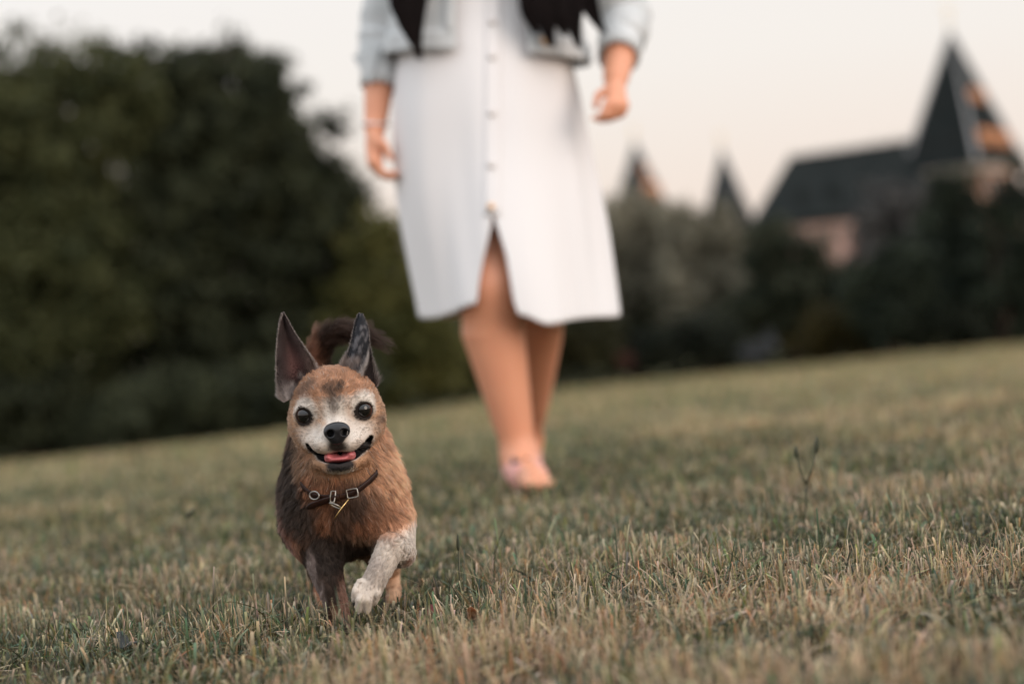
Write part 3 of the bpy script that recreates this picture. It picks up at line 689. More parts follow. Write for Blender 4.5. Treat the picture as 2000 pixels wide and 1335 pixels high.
def sheet(rows_y, fn, nu, name, material, parent, thick=.003, close=False):
    """a cloth sheet: fn(py, u) -> world point; rows are photo heights on the garment"""
    V = np.array([[fn(y, u) for u in np.linspace(0, 1, nu)] for y in rows_y]); n_, m_ = V.shape[:2]
    I = np.arange(n_ * m_).reshape(n_, m_)
    F = np.stack([I[:-1, :-1], I[:-1, 1:], I[1:, 1:], I[1:, :-1]], -1).reshape(-1, 4)
    o = mesh(name, V.reshape(-1, 3), F, material, parent)
    md = o.modifiers.new('cloth', 'SOLIDIFY'); md.thickness = thick; md.offset = 0
    return o
DT = np.array([  # py, left px, right px, depth half width
    (-262, 850, 1035, .065), (-235, 815, 1075, .085), (-120, 792, 1085, .135), (20, 795, 1092, .122), (110, 779, 1113, .150), (200, 769, 1133, .168),
    (300, 773, 1150, .178), (420, 784, 1172, .200), (520, 802, 1184, .216), (600, 818, 1196, .226), (700, 838, 1212, .236)])
SL = np.array([(-300, 962, 962), (425, 964, 964), (450, 962, 972), (520, 953, 991), (630, 942, 1010)])
ph = np.random.default_rng(5).random(8) * 6.28
FK = np.array([2, 3, 4, 5, 7, 8, 11, 13, 18]); FA = np.array([.028, .026, .026, .026, .022, .019, .014, .010, .006]); _r = np.random.default_rng(8); FP_ = _r.random(9) * 6.28; FD = _r.normal(0, .0055, 9)
def dt(py, k): return np.mean([np.interp(py + o_, DT[:, 0], DT[:, k]) for o_ in (-50, -30, -10, 10, 30, 50)])
def dress_ring(py, ang, grow=0.0):
    l, r, b_ = [dt(py, k) for k in (1, 2, 3)]
    mid, hw = (l + r) / 2, (r - l) / 2 * px2m
    fa = sstep(30, 600, py) 
    f = 1 + (.15 + .85 * fa) * sum(FA[k] * math.sin(FK[k] * ang + FP_[k] + py * FD[k]) for k in range(9)) 
    f += .010 * math.sin(3 * ang + ph[3] + py * .012) * (0.4 + .6 * fa)
    sa, ca = math.sin(ang), math.cos(ang)
    wob = 1 - .25 * abs(sa) ** 6      # keeps the silhouette where the folds would push it out
    f = 1 + (f - 1) * wob
    c = Wn(mid, py)
    return c + CR * (hw * f + grow) * sa + np.array([0, -1, 0]) * (b_ * f + grow) * ca
def dress_pt(py, u):
    l, r, b_ = [dt(py, k) for k in (1, 2, 3)]; mid, hw = (l + r) / 2, (r - l) / 2
    xl, xr = np.interp(py, SL[:, 0], SL[:, 1]), np.interp(py, SL[:, 0], SL[:, 2])
    aL, aR = asn((xl - 5 * (py < 430) - mid) / hw), asn((xr + 5 * (py < 430) - mid) / hw)
    ang = aR + (2 * math.pi + aL - aR) * u
    # the hem dips and lifts with the stride
    wv = sstep(430, 630, py); sa = math.sin(ang); front = max(0, math.cos(ang))
    q = py + wv * (-16 + 20 * front * sstep(.02, .30, sa) - 26 * front * sstep(.75, .1, -sa) * (sa < 0) + 6 * sstep(-.6, -1, sa) - 4 * sstep(.6, 1, sa) + 4 * math.sin(5 * ang + 1))
    pt = dress_ring(q, ang)
    return pt
rows = np.concatenate([np.linspace(-262, 420, 52), np.linspace(430, 630, 26)])
dress = sheet(rows, dress_pt, 260, 'dress', linen, person)
def ang_at(py, x):
    l, r = dt(py, 1), dt(py, 2); return asn((x - (l + r) / 2) / ((r - l) / 2))
def placket(py, u): return dress_ring(py, ang_at(py, 950 + 28 * u), .0035)
sheet(np.linspace(-255, 432, 60), placket, 8, 'placket', linen, dress, .003)
for k, py in enumerate((-220, -140, -50, 60, 128, 236, 335, 415)):
    c = dress_ring(py, ang_at(py, 962), .007); mb = MB(); mb.tube([c, c + np.array([0, -.003, 0])], [.0085, .0075], 14)
    mb.build('button', button_m if py < 400 else brass, dress, True)
# sleeves of the dress stay under the jacket; denim jacket, open in front
JT = np.array([(-300, 838, 1045, .075), (-262, 795, 1095, .105), (-120, 772, 1118, .155), (20, 765, 1128, .158), (80, 760, 1140, .165), (132, 756, 1150, .172)])
def jring(py, ang, grow=0.0):
    l, r, b_ = [np.interp(py, JT[:, 0], JT[:, k]) for k in (1, 2, 3)]
    f = 1 + .012 * math.sin(9 * ang + py * .02) + .008 * math.sin(17 * ang + py * .035)
    return Wn((l + r) / 2, py) + CR * ((r - l) / 2 * px2m * f + grow) * math.sin(ang) + np.array([0, -1, 0]) * (b_ * f + grow) * math.cos(ang)
def jac(py, u):
    l, r = np.interp(py, JT[:, 0], JT[:, 1]), np.interp(py, JT[:, 0], JT[:, 2]); mid, hw = (l + r) / 2, (r - l) / 2
    aL, aR = asn((893 - mid) / hw), asn((1032 - mid) / hw)
    ang = aR + (2 * math.pi + aL - aR) * u
    return jring(py + 8 * math.sin(ang) * sstep(0, 130, py) - 8 * sstep(0, 130, py), ang)
jacket = sheet(np.linspace(-298, 122, 44), jac, 150, 'jacket', denim, person, .004)
def jband(py, u):
    l, r = np.interp(py, JT[:, 0], JT[:, 1]), np.interp(py, JT[:, 0], JT[:, 2]); mid, hw = (l + r) / 2, (r - l) / 2
    aL, aR = asn((895 - mid) / hw), asn((1030 - mid) / hw); ang = aR + (2 * math.pi + aL - aR) * u
    return jring(py + 8 * math.sin(ang) - 8, ang, .006)
sheet(np.linspace(88, 126, 6), jband, 120, 'hem_band', denim, jacket, .004)
def edge_seam(x0):
    def fn(py, u):
        l, r = np.interp(py, JT[:, 0], JT[:, 1]), np.interp(py, JT[:, 0], JT[:, 2]); return jring(py, asn((x0 + 17 * u - (l + r) / 2) / ((r - l) / 2)), .0065)
    return fn
for x0 in (876, 1034): sheet(np.linspace(-270, 84, 30), edge_seam(x0), 5, 'front_band', denim, jacket, .003)
for (x, py) in ((1056, 97), (884, -60), (1043, -40)):
    l, r = np.interp(py, JT[:, 0], JT[:, 1]), np.interp(py, JT[:, 0], JT[:, 2])
    c = jring(py, asn((x - (l + r) / 2) / ((r - l) / 2)), .013); mb = MB(); mb.tube([c, c + np.array([0, -.004, 0])], [.0105, .009], 14); mb.build('button', brass, jacket, True)
for x0 in (800, 1060):
    def pk(py, u, x0=x0):
        l, r = np.interp(py, JT[:, 0], JT[:, 1]), np.interp(py, JT[:, 0], JT[:, 2]); return jring(py, asn((x0 + 66 * u - (l + r) / 2) / ((r - l) / 2)), .007)
    sheet(np.linspace(-120, -20, 10), pk, 10, 'pocket', denim_dark, jacket, .003)
# sleeves with rolled cuffs
def sleeve(pts, rads, cuff):
    mb = MB(); n_ = 22; pts = [np.asarray(p, float) for p in pts]; T = np.linspace(0, len(pts) - 1, 16)
    cen = [np.array([np.interp(t_, range(len(pts)), [p[k] for p in pts]) for k in range(3)]) for t_ in T]
    rr = [np.interp(t_, range(len(pts)), rads) * (1 + .05 * math.sin(i * 2.1)) for i, t_ in enumerate(T)]
    mb.tube(cen, rr, n_, cap=False); sv = mb.build('sleeve', denim, jacket, True)
    md = sv.modifiers.new('cloth', 'SOLIDIFY'); md.thickness = .004
    mb = MB(); a, b_, r0, r1 = cuff; mb.tube([a, a * .66 + b_ * .34, a * .3 + b_ * .7, b_], [r0 * .96, r0 * 1.05, r1 * 1.04, r1], n_, cap=False)
    cf = mb.build('cuff', denim, sv, True); md = cf.modifiers.new('cloth', 'SOLIDIFY'); md.thickness = .007
    return sv
svl = sleeve([Wn(818, -215, .02), Wn(784, -70, .045), Wn(754, 60, .068), Wn(749, 90, .062), Wn(745, 135, .045)], [.078, .068, .060, .056, .048], (Wn(749, 112, .05), Wn(742, 172, .03), .046, .043))
svr = sleeve([Wn(1100, -232, .0), Wn(1164, -98, .015), Wn(1219, 22, .028), Wn(1222, 42, .01), Wn(1215, 82, -.045)], [.078, .066, .058, .056, .050], (Wn(1214, 62, -.02), Wn(1208, 112, -.09), .046, .046))
a = Wn(722, 104, .0); mb = MB()                                       # the turned-out corner of the rolled cuff
mb.add([Wn(742, 92, -.01), Wn(688, 110, .02), Wn(722, 166, -.01), Wn(742, 92, .07), Wn(690, 112, .035), Wn(722, 166, .07)], [(0, 1, 2), (5, 4, 3), (0, 3, 4, 1), (1, 4, 5, 2), (2, 5, 3, 0)])
mb.build('cuff_flap', denim, svl)
# bracelet on the wrist
mb = MB(); c = Wn(733, 243, .0); mb.tube([c + .029 * (math.cos(t_) * CR + math.sin(t_) * np.array([0, 1, 0])) for t_ in np.linspace(0, 2 * math.pi, 25)], .0028, 6, cap=False)
mb.build('bracelet', silver, person, True)

def hair_object(name, pts, radii, cols, material, parent):
    """pts (n, k, 3) strands as a hair curves object with a colour per strand"""
    n_, k_ = pts.shape[:2]
    hc = bpy.data.hair_curves.new(name); hc.add_curves([k_] * n_)
    hc.attributes['position'].data.foreach_set('vector', pts.astype(np.float32).ravel())
    ra = hc.attributes.get('radius') or hc.attributes.new('radius', 'FLOAT', 'POINT')
    ra.data.foreach_set('value', np.broadcast_to(radii, (n_, k_)).astype(np.float32).ravel())
    ca = hc.attributes.new('Col', 'FLOAT_COLOR', 'CURVE')
    c = np.ones((n_, 4), np.float32); c[:, :3] = cols; ca.data.foreach_set('color', c.ravel())
    hc.materials.append(material)
    return link(bpy.data.objects.new(name, hc), parent)
def hair_mat(name, rough=.45, amount=0.5):
    M = bpy.data.materials.new(name); M.use_nodes = True; t = M.node_tree; t.nodes.clear()
    a = N(t, 'ShaderNodeAttribute', attribute_name='Col'); h = N(t, 'ShaderNodeBsdfHairPrincipled')
    h.parametrization = 'COLOR'
    h.inputs['Roughness'].default_value = rough; h.inputs['Radial Roughness'].default_value = .6
    d = N(t, 'ShaderNodeBsdfDiffuse'); ms = N(t, 'ShaderNodeMixShader'); ms.inputs[0].default_value = amount; o = N(t, 'ShaderNodeOutputMaterial')
    t.links.new(a.outputs['Color'], h.inputs['Color']); t.links.new(a.outputs['Color'], d.inputs[0])
    t.links.new(h.outputs[0], ms.inputs[1]); t.links.new(d.outputs[0], ms.inputs[2]); t.links.new(ms.outputs[0], o.inputs[0])
    return M
rg = np.random.default_rng(9)
def lock(n_, path, spread, end_jit):
    T = np.linspace(0, 1, 14); path = [np.asarray(p, float) for p in path]
    cen = np.stack([np.interp(T * (len(path) - 1), range(len(path)), [p[k] for p in path]) for k in range(3)], 1)
    spr = np.interp(T * (len(spread) - 1), range(len(spread)), spread)
    u = rg.uniform(-1, 1, n_); w = rg.uniform(-1, 1, n_); tl = 1 - end_jit * rg.random(n_) ** 1.5
    pts = np.zeros((n_, 14, 3))
    for i, t_ in enumerate(T):
        tt = T[i] * tl; c = np.stack([np.interp(tt, T, cen[:, k]) for k in range(3)], 1); s_ = np.interp(tt, T, spr)
        wv = .008 * np.sin(tt * 9 + u * 3)
        pts[:, i] = c + CR * (u * s_ + wv)[:, None] + np.array([0, 1, 0]) * (w * s_ * .35)[:, None]
    return pts
hd = Wn(926, -510, .0)
hp = []
for n_, x0, x1, xe, ye, w0, sg in ((1500, 828, 790, 806, 88, .030, -1), (1400, 838, 812, 819, 116, .026, -1), (700, 816, 778, 788, 52, .02, -1),
        (1100, 1012, 1040, 1047, 66, .030, 1), (1300, 1020, 1070, 1078, 92, .030, 1), (1000, 1024, 1092, 1103, 70, .028, 1), (1200, 1030, 1118, 1132, 94, .028, 1), (700, 1036, 1142, 1180, 66, .022, 1)):
    hp.append(lock(n_, [hd + [0, -.02, .10], Wn(925 + sg * 77, -470, -.01), Wn(x0, -330, -.06), Wn((x0 + x1) / 2 + sg * 4, -130, -.172), Wn(x1, -20, -.183), Wn((x1 + xe) / 2, (ye - 20) / 2, -.187), Wn(xe, ye, -.188)],
                   [.03, .03, .04, w0 * 1.05, w0, w0 * .7, .003], .3))
a_ = rg.uniform(0, 2 * math.pi, 2600); T = np.linspace(0, 1, 14)          # hair over the skull and down the back
cap = np.zeros((2600, 14, 3))
for i, t_ in enumerate(T):
    th = t_ * 1.75; rr = np.where(np.cos(a_) < -.35, .55, 1.0)
    th2 = th * rr + 0 * a_
    drop = np.maximum(0, t_ - .62) * .75 * (np.cos(a_) > -.35)
    cap[:, i] = hd + np.stack([.086 * np.sin(th2) * np.sin(a_), .105 * np.sin(th2) * np.cos(a_) + .012, .118 * np.cos(th2) + .012 - drop], 1)
hp.append(cap)
hp = np.concatenate(hp); cols = np.array([.007, .0045, .0045])[None] * (0.5 + 1.1 * rg.random((len(hp), 1)))
hair_object('hair', hp, np.linspace(.0011, .0006, 14)[None], cols, hair_mat('dark_hair', .4, .85), person)

# ------------------------------------------------------------------ the small dog trotting towards the camera
DE = 2.765
def D(px, py, mm=0.0): return P(px, py, DE + mm / 1000)
MM = .001
eyeL, eyeR = D(599.5, 809, 13), D(707.5, 798.5, 13)
EYE_R = 12.5 * MM
nL = np.array([-.30, -1, -.16]); nL /= np.linalg.norm(nL); nR = np.array([.26, -1, -.16]); nR /= np.linalg.norm(nR)
nose_c = D(657.5, 843, -30)
smile = [(600, 868), (609, 882), (622, 891), (637, 895), (664, 893), (691, 889), (704, 880), (716, 867), (723.5, 854)]
smile_r = [1.3, 2.8, 3.4, 4.2, 6.6, 4.2, 3.6, 3.2, 2.0]
smile_y = [34, 22, 14, 8, 6, 8, 14, 22, 34]
SM = np.array([D(a, b, 0) for a, b in smile])[:, [0, 2]]
def smile_d(p):
    """distance to the mouth line in the plane of the face, and how deep the mouth is cut there"""
    q = p[:, [0, 2]]; best = np.full(len(p), 9.0); dep = np.zeros(len(p)); raw = np.full(len(p), 9.0)
    for i in range(len(SM) - 1):
        a, b = SM[i], SM[i + 1]; ab = b - a; t = np.clip(((q - a) @ ab) / (ab @ ab), 0, 1)
        dd = np.sqrt(((q - a - t[:, None] * ab) ** 2).sum(1)) - (smile_r[i] * (1 - t) + smile_r[i + 1] * t) * MM
        k = dd < best; best[k] = dd[k]; dep[k] = (DE + (smile_y[i] * (1 - t) + smile_y[i + 1] * t) * MM)[k]
    return best, dep
def torus(p, c, n, R, r):
    q = (p - c.astype(np.float32)) * np.array([1, 1, 1.13], np.float32); h = q @ n.astype(np.float32); rad_ = np.sqrt(np.maximum((q * q).sum(1) - h * h, 0))
    return np.sqrt((rad_ - R) ** 2 + h * h) - r
def E(px, py, mm, rx, ry, rz): return (D(px, py, mm), (rx * MM, ry * MM, rz * MM))
head_e = [E(655, 789, 44, 46, 52, 38), E(655, 775, 36, 38, 40, 30), E(606, 833, 42, 23, 32, 25), E(712, 824, 42, 23, 32, 25)]
muz_e = [E(657, 842, 4, 20, 33, 15), E(636, 866, -3, 17, 22, 12.5), E(680, 863, -3, 17, 22, 12.5), E(613, 861, 20, 14, 24, 13), E(707, 851, 20, 14, 24, 13)]
jaw_e = [E(664.5, 908, 6, 18, 25, 8), E(640, 903, 24, 18, 24, 9), E(690, 898, 24, 18, 24, 9)]
brow_e = [E(607, 787, 12, 13, 10, 6), E(704, 777, 12, 13, 10, 6)]
lump = E(744, 762, 44, 6, 8, 8)
neck_e = [E(663, 880, 100, 58, 52, 60), E(666, 932, 66, 42, 42, 26)]
chest_e = [E(674, 1000, 118, 56, 80, 45), E(668, 945, 105, 55, 66, 52), E(608, 1005, 112, 24, 45, 42), E(750, 995, 108, 23, 46, 44), E(655, 975, 335, 56, 60, 56)]
trunk = ([D(668, 980, 130), D(660, 978, 330)], [54 * MM, 52 * MM])
legA = ([D(612, 1035, 92), D(632, 1095, 70), D(648, 1150, 55), D(662, 1198, 50), D(674, 1228, 42), D(681, 1246, 22)], [x * MM for x in (32, 21, 15, 11.5, 10, 9.5)])
legB = ([D(768, 1030, 88), D(783, 1078, 58), D(764, 1066, 4), D(738, 1120, -8), D(717, 1160, -10)], [x * MM for x in (25, 17.5, 16, 13.6, 13.6)])
legC = ([D(640, 1020, 330), D(628, 1085, 300), D(626, 1136, 345), D(632, 1176, 315), D(634, 1182, 295)], [x * MM for x in (36, 24, 11, 9, 9)])
legD = ([D(715, 1020, 330), D(748, 1080, 300), D(764, 1120, 345), D(769, 1158, 322), D(768, 1172, 300)], [x * MM for x in (36, 24, 11, 9, 9)])
tail = ([D(640, 930, 392), D(626, 850, 392), D(617, 770, 375), D(619, 700, 358), D(633, 660, 345), D(664, 645, 335), D(697, 647, 330), D(724, 659, 325), D(745, 669, 322)], [x * MM for x in (15, 13, 12, 11, 11, 10.5, 9, 5.5, 2)])
toesB = [([D(705, 1138, -14), D(696, 1154, -20), D(693, 1168, -18)], 5.4), ([D(712, 1142, -16), D(704, 1170, -24), D(701, 1189, -19)], 5.6),
         ([D(723, 1142, -16), D(718, 1170, -24), D(717, 1190, -18)], 5.6), ([D(733, 1140, -12), D(735, 1157, -18), D(733, 1172, -13)], 5.2)]
toesA = [([D(678, 1230, 30), D(671 + 6 * k, 1244, 16), D(670 + 7 * k, 1250, 8)], 5.4) for k in range(4)]
def f_head(p):
    d = d_ell(p, *head_e[0])
    for e in head_e[1:]: d = smin(d, d_ell(p, *e), .022)
    m_ = d_ell(p, *muz_e[0])
    for e in muz_e[1:]: m_ = smin(m_, d_ell(p, *e), .010)
    d = smin(d, m_, .014)
    j = d_ell(p, *jaw_e[0])
    for e in jaw_e[1:]: j = smin(j, d_ell(p, *e), .012)
    d = smin(d, j, .007)
    for e in brow_e: d = smin(d, d_ell(p, *e), .010)
    for c, n in ((eyeL, nL), (eyeR, nR)): d = smin(d, torus(p, c + n * .0063, n, .0112, .0023), .006)
    return d
def carve(p, d):
    for c in (eyeL, eyeR): d = smax(d, -(np.sqrt(((p - c.astype(np.float32)) ** 2).sum(1)) - EYE_R * .985), .0015)
    s, dep = smile_d(p); return smax(d, -np.maximum(s, p[:, 1] - dep), .0025)
def f_body_d(p):
    d = d_ell(p, *neck_e[0]); d = smin(d, d_ell(p, *neck_e[1]), .03)
    for e in chest_e[:4]: d = smin(d, d_ell(p, *e), .04)
    d = smin(d, chain(p, *trunk), .04); d = smin(d, d_ell(p, *chest_e[4]), .04)
    return d
def f_legs(p):
    d = chain(p, *legA)
    for l_ in (legB, legC, legD): d = np.minimum(d, chain(p, *l_))
    for pts, r in toesB + toesA: d = smin(d, chain(p, pts, [r * MM, r * MM, r * .7 * MM]), .0030)
    return d
def f_dog(p):
    d = smin(f_head(p), f_body_d(p), .016)
    d = smin(d, f_legs(p), .022); d = smin(d, chain(p, *tail), .02)
    return carve(p, d).astype(np.float32)
lo = (D(535, 900, 400)[0] - .015, DE - .06, -.015); hi = (D(815, 900, 400)[0] + .02, DE + .43, .40)
DV, DF = surface(f_dog, lo, hi, .0018)
DN = grad(f_dog, DV, .0012)

# coat colours: patches with soft noisy borders (centre, radii mm, colour, sharpness)
BROWN = np.array([.35, .158, .086]); SUN_TAN = np.array([.80, .45, .275]); DARK = np.array([.030, .022, .018]); CREAM = np.array([.67, .605, .54])
GREYB = np.array([.26, .20, .18]); RED = np.array([.41, .215, .126]); FAWN = np.array([.53, .325, .205]); BLACK = np.array([.008, .008, .009])
def coat(p):
    n1, n2, n3 = vnoise(p, .016, 1), vnoise(p, .006, 2), vnoise(p * np.array([1, 1, .35]), .004, 4)
    wob = (n1 - .5) * .55 + (n2 - .5) * .35 + (n3 - .5) * .2
    wob = wob * np.where(f_head(p) < .004, .65, 1.0)
    c = np.tile(BROWN, (len(p), 1)) * (0.75 + .5 * n2)[:, None]
    def put(cen, r, col, soft=.35, amt=1.0):
        nonlocal c
        q = np.sqrt((((p - cen) / (np.asarray(r) * MM)) ** 2).sum(1)) + wob * soft * 2.0
        w = (amt * sstep(1 + soft, 1 - soft, q))[:, None]; c = c * (1 - w) + np.asarray(col) * w
    legy = np.minimum.reduce([chain(p, *legB)] + [chain(p, pts, [r * MM] * 3) for pts, r in toesB])
    put(D(650, 960, 300), (200, 190, 120), DARK * 1.6, .3, .75)          # dark saddle
    put(D(775, 950, 75), (48, 75, 75), SUN_TAN, .45)                          # tan shoulder, colour brightened to imitate warm sunlight
    put(D(690, 1010, 55), (55, 40, 38), BROWN * .95, .4, .7)
    put(D(700, 985, 40), (30, 30, 20), DARK * 3.0, .6, .55)
    put(D(555, 1010, 100), (26, 60, 60), np.array([.26, .14, .115]), .4, .9)
    put(D(572, 925, 75), (20, 60, 66), DARK, .45, .97)                    # dark stripe down the neck
    put(D(590, 985, 60), (30, 35, 34), DARK * 2, .5, .75)
    put(D(655, 1078, 50), (50, 50, 23), DARK, .4, .95)                   # dark chest bottom
    put(D(700, 1055, 35), (22, 20, 8), FAWN, .5, .6)
    put(D(632, 1120, 60), (30, 40, 60), DARK * 1.2, .3, .95)              # standing leg
    put(D(610, 1130, 55), (6, 50, 40), GREYB, .4, .8)
    put(D(626, 1180, 50), (7, 40, 30), GREYB, .4, .75)
    put(D(676, 1165, 40), (9, 40, 30), np.array([.34, .19, .14]), .4, .9)
    put(D(678, 1228, 30), (17, 30, 18), np.array([.47, .29, .20]), .4, .95)
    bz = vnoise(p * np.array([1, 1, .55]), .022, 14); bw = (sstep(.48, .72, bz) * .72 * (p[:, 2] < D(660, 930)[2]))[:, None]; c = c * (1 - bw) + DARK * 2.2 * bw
    # raised leg cream with grey ticking, brown elbow
    wl = sstep(.016, .004, legy - .004 * wob) * sstep(0, 1, np.clip((D(775, 1046)[2] - p[:, 2]) / .026 + .5 + .4 * np.clip((p[:, 0] - D(785, 1040)[0]) / .012, 0, 1) + wob * .8, 0, 1)) * (p[:, 1] < DE + .2)
    tick = .30 * sstep(.40, .85, vnoise(p * np.array([1, 1, .22]), .0045, 17)) * sstep(.30, .6, n1)
    cl = np.array([.62, .54, .465]) * (1 - tick[:, None]) + GREYB * .7 * tick[:, None]
    c = c * (1 - wl[:, None]) + cl * wl[:, None]
    put(D(795, 1082, 52), (8, 22, 13), BROWN * .75, .4, .95)
    put(D(732, 1112, -10), (11, 16, 20), GREYB * 1.0, .6, .45)
    put(D(768, 1150, 320), (22, 60, 40), FAWN * 1.1, .4, .9)              # pale hind foot
    # head
    hw = sstep(.010, -.002, f_head(p) - np.minimum(f_body_d(p), .03) * .35)[:, None] * (p[:, 2] > D(660, 935)[2])[:, None]
    hc = FAWN * .86 * (0.8 + .4 * n2)[:, None]
    c = c * (1 - hw) + hc * hw
    put(D(658, 742, 10), (54, 60, 29), RED * 1.1, .35, .95)               # reddish forehead
    put(D(600, 770, 20), (20, 30, 14), RED * .75, .5, .7)
    put(D(580, 845, 30), (13, 40, 30), FAWN * .9, .5, .9)
    put(D(738, 835, 35), (12, 40, 34), np.array([.45, .26, .155]), .5, .9)
    put(D(620, 905, 30), (30, 40, 14), np.array([.37, .21, .122]), .5, .85)
    put(D(700, 903, 30), (28, 40, 14), np.array([.44, .24, .135]), .5, .85)
    put(D(657, 854, -8), (31, 46, 21), CREAM, .45)                        # white muzzle
    put(D(614, 848, 10), (18, 36, 15), CREAM * .92, .5, .7); put(D(704, 841, 10), (18, 36, 15), CREAM * .95, .5, .7)
    put(D(656, 806, -5), (15, 30, 17), CREAM * .95, .4)                   # blaze
    put(D(600, 802, 6), (17, 24, 14.5), CREAM, .3); put(D(708, 791, 6), (17, 24, 14.5), CREAM, .3)     # pale rings
    put(D(640, 786, 0), (10, 24, 6), CREAM * .9, .6, .5); put(D(676, 782, 0), (10, 24, 6), CREAM * .9, .6, .5)
    put(D(652, 776, 0), (8, 24, 13), DARK * 2.4, .7, .9)               # dark forehead streaks
    put(D(640, 760, 5), (6, 22, 6), DARK * 2, .7, .8); put(D(664, 758, 5), (5, 22, 6), DARK * 2, .6, .9)
    put(D(607, 752, 15), (10, 25, 6), DARK * 4, .7, .7); put(D(594, 768, 18), (8, 25, 6), DARK * 5, .7, .6)
    put(D(743, 817, 25), (5, 18, 5), DARK * 5, .6, .7)
    put(D(649, 800, -10), (3, 20, 12), DARK * 5, .8, .35)
    for ce, nn, sx in ((eyeL, nL, 1), (eyeR, nR, -1)):                    # dark lids, longer towards the nose
        q = p - ce; h = q @ nn; rr = np.sqrt(np.maximum((q * q).sum(1) - h * h, 0)); fr = (h > 0) & (rr < .03)
        side = np.clip(sx * (q[:, 0]) / .012, -1, 1.2); low = np.clip(-q[:, 2] / .012, -1, 1)
        w = np.where(fr, sstep(.0022, -.0006, rr - .0106 - .0032 * np.maximum(side, 0) ** 2 - .0010 * np.maximum(low, 0) + wob * .0025), 0)[:, None]
        c = c * (1 - w) + DARK * .6 * w
    s, dep = smile_d(p)
    face = (p[:, 1] < DE + .045)
    w = np.where(face, sstep(.0024, .0008, s), 0)[:, None] * .75; c = c * (1 - w) + CREAM * w      # pale lip edge
    put(D(657.5, 845, -22), (12.5, 12, 12), BLACK * 1.5, .12)
    put(D(658, 872, -28), (11.5, 26, 8.5), DARK * .7, .35, .97)                 # dark under the nose
    put(D(665, 920, -12), (20, 26, 6), CREAM * .95, .3, .95); put(D(665, 908, -12), (17.5, 26, 6.4), BLACK * 2.5, .22, .97)              # black lower lip
    w = np.where(face, sstep(.0012, .0001, s), 0)[:, None]; c = c * (1 - w) + BLACK * w
    q = chain(p, *tail); tw = sstep(.012, .004, q) * (p[:, 1] > DE + .27) * (p[:, 2] > .22)
    up = np.maximum(sstep(D(632, 690, 350)[0], D(608, 650, 350)[0], p[:, 0] - .006 * wob), .6 * sstep(D(650, 634, 345)[2], D(650, 622, 345)[2], p[:, 2] + .004 * wob)) * .85
    tc_ = np.array([.030, .017, .012]) * (1 - up[:, None]) + np.array([.26, .12, .075]) * up[:, None]
    c = c * (1 - tw[:, None]) + tc_ * tw[:, None]
    return np.clip(c, .004, .9), s
DC_, _s = coat(DV)
coat_skin = mat('coat_skin', rough=.75, spec=.15, attr='Col')

# ears: thin curved shells grown out of the head
def ear_grid(outer, inner, depth, nu=17, nv=22):
    outer, inner = np.array(outer, float), np.array(inner, float); G = np.zeros((nv, nu, 3)); 
    so_ = np.linspace(0, 1, len(outer)); si_ = np.linspace(0, 1, len(inner))
    for j in range(nv):
        v = j / (nv - 1)
        a = np.array([np.interp(v, so_, outer[:, k]) for k in (0, 1)]); b = np.array([np.interp(v, si_, inner[:, k]) for k in (0, 1)])
        for i in range(nu):
            u = i / (nu - 1); x = a * (1 - u) + b * u
            G[j, i] = D(x[0], x[1], depth(u, v))
    return G
earL = ear_grid([(554, 786), (547.5, 770), (540.5, 742), (539.5, 701), (541.5, 663), (546.5, 631), (551.5, 613)],
                [(628, 750), (618, 724), (608, 699), (593, 676), (575, 649), (560.5, 623), (553, 612)],
                lambda u, v: 30 + 5 * u + 17 * math.sin(math.pi * u) ** 2 ** .5 * math.sin(math.pi * u) * (1 - .75 * v) + 6 * v)
earR = ear_grid([(673, 742), (672, 712), (684, 682), (690, 655), (695, 630), (700, 617), (703, 614)],
                [(733, 762), (728, 735), (725, 708), (721, 682), (720, 658), (717, 638), (707, 614.5)],
                lambda u, v: 38 - 13 * math.sin(math.pi * min(1, u * 1.05)) * (1 - .5 * v) + (12 * sstep(.02, .14, u - (.58 + (v - .12) * .95)) * sstep(.55, .35, v)) - 4 * math.exp(-((u - (.58 + (v - .12) * .95)) / .06) ** 2) * sstep(.55, .35, v))
def ear_color(kind, u, v, n1, n2):
    u, v = np.asarray(u), np.asarray(v)
    edge = np.minimum(u, 1 - u)
    if kind == 'L':
        c = np.tile(np.array([.032, .022, .021]), (len(u), 1)) * (.6 + .8 * n1)[:, None]
        pink = np.exp(-(((u - .55) / .22) ** 2 + ((v - .36) / .2) ** 2))[:, None] * .8; c = c * (1 - pink) + np.array([.13, .062, .056]) * pink
        g = (sstep(.30, .10, v + .25 * (n1 - .5) + .12 * u))[:, None]; c = c * (1 - g) + np.array([.36, .31, .29]) * (.6 + .8 * n2)[:, None] * g
        r_ = (sstep(.30, .0, 1 - u) * sstep(.55, .2, v))[:, None] * .7; c = c * (1 - r_) + np.array([.13, .085, .07]) * r_
    else:
        c = np.tile(np.array([.026, .027, .032]), (len(u), 1)) * (.5 + .9 * n1)[:, None]
        g = (sstep(.5, .72, n2) * .5)[:, None]; c = c * (1 - g) + np.array([.22, .21, .22]) * g
        g = (sstep(.34, .12, v + .25 * (n1 - .5)))[:, None] * .85; c = c * (1 - g) + np.array([.25, .20, .18]) * g
        ur = .58 + (v - .12) * .95; inn = (sstep(ur, ur + .05, u) * sstep(.52, .40, v))[:, None]; c = c * (1 - inn) + np.array([.045, .035, .035]) * inn
        r_ = (np.exp(-((u - ur) / .045) ** 2) * sstep(.55, .40, v) * sstep(.02, .12, v))[:, None] * .85; c = c * (1 - r_) + np.array([.42, .38, .36]) * r_
    e = sstep(.035, .005, edge)[:, None] * .7; c = c * (1 - e) + np.array([.36, .30, .27]) * e
    return c
ear_roots = []
EV, EF, EC = [], [], []; eo = len(DV)
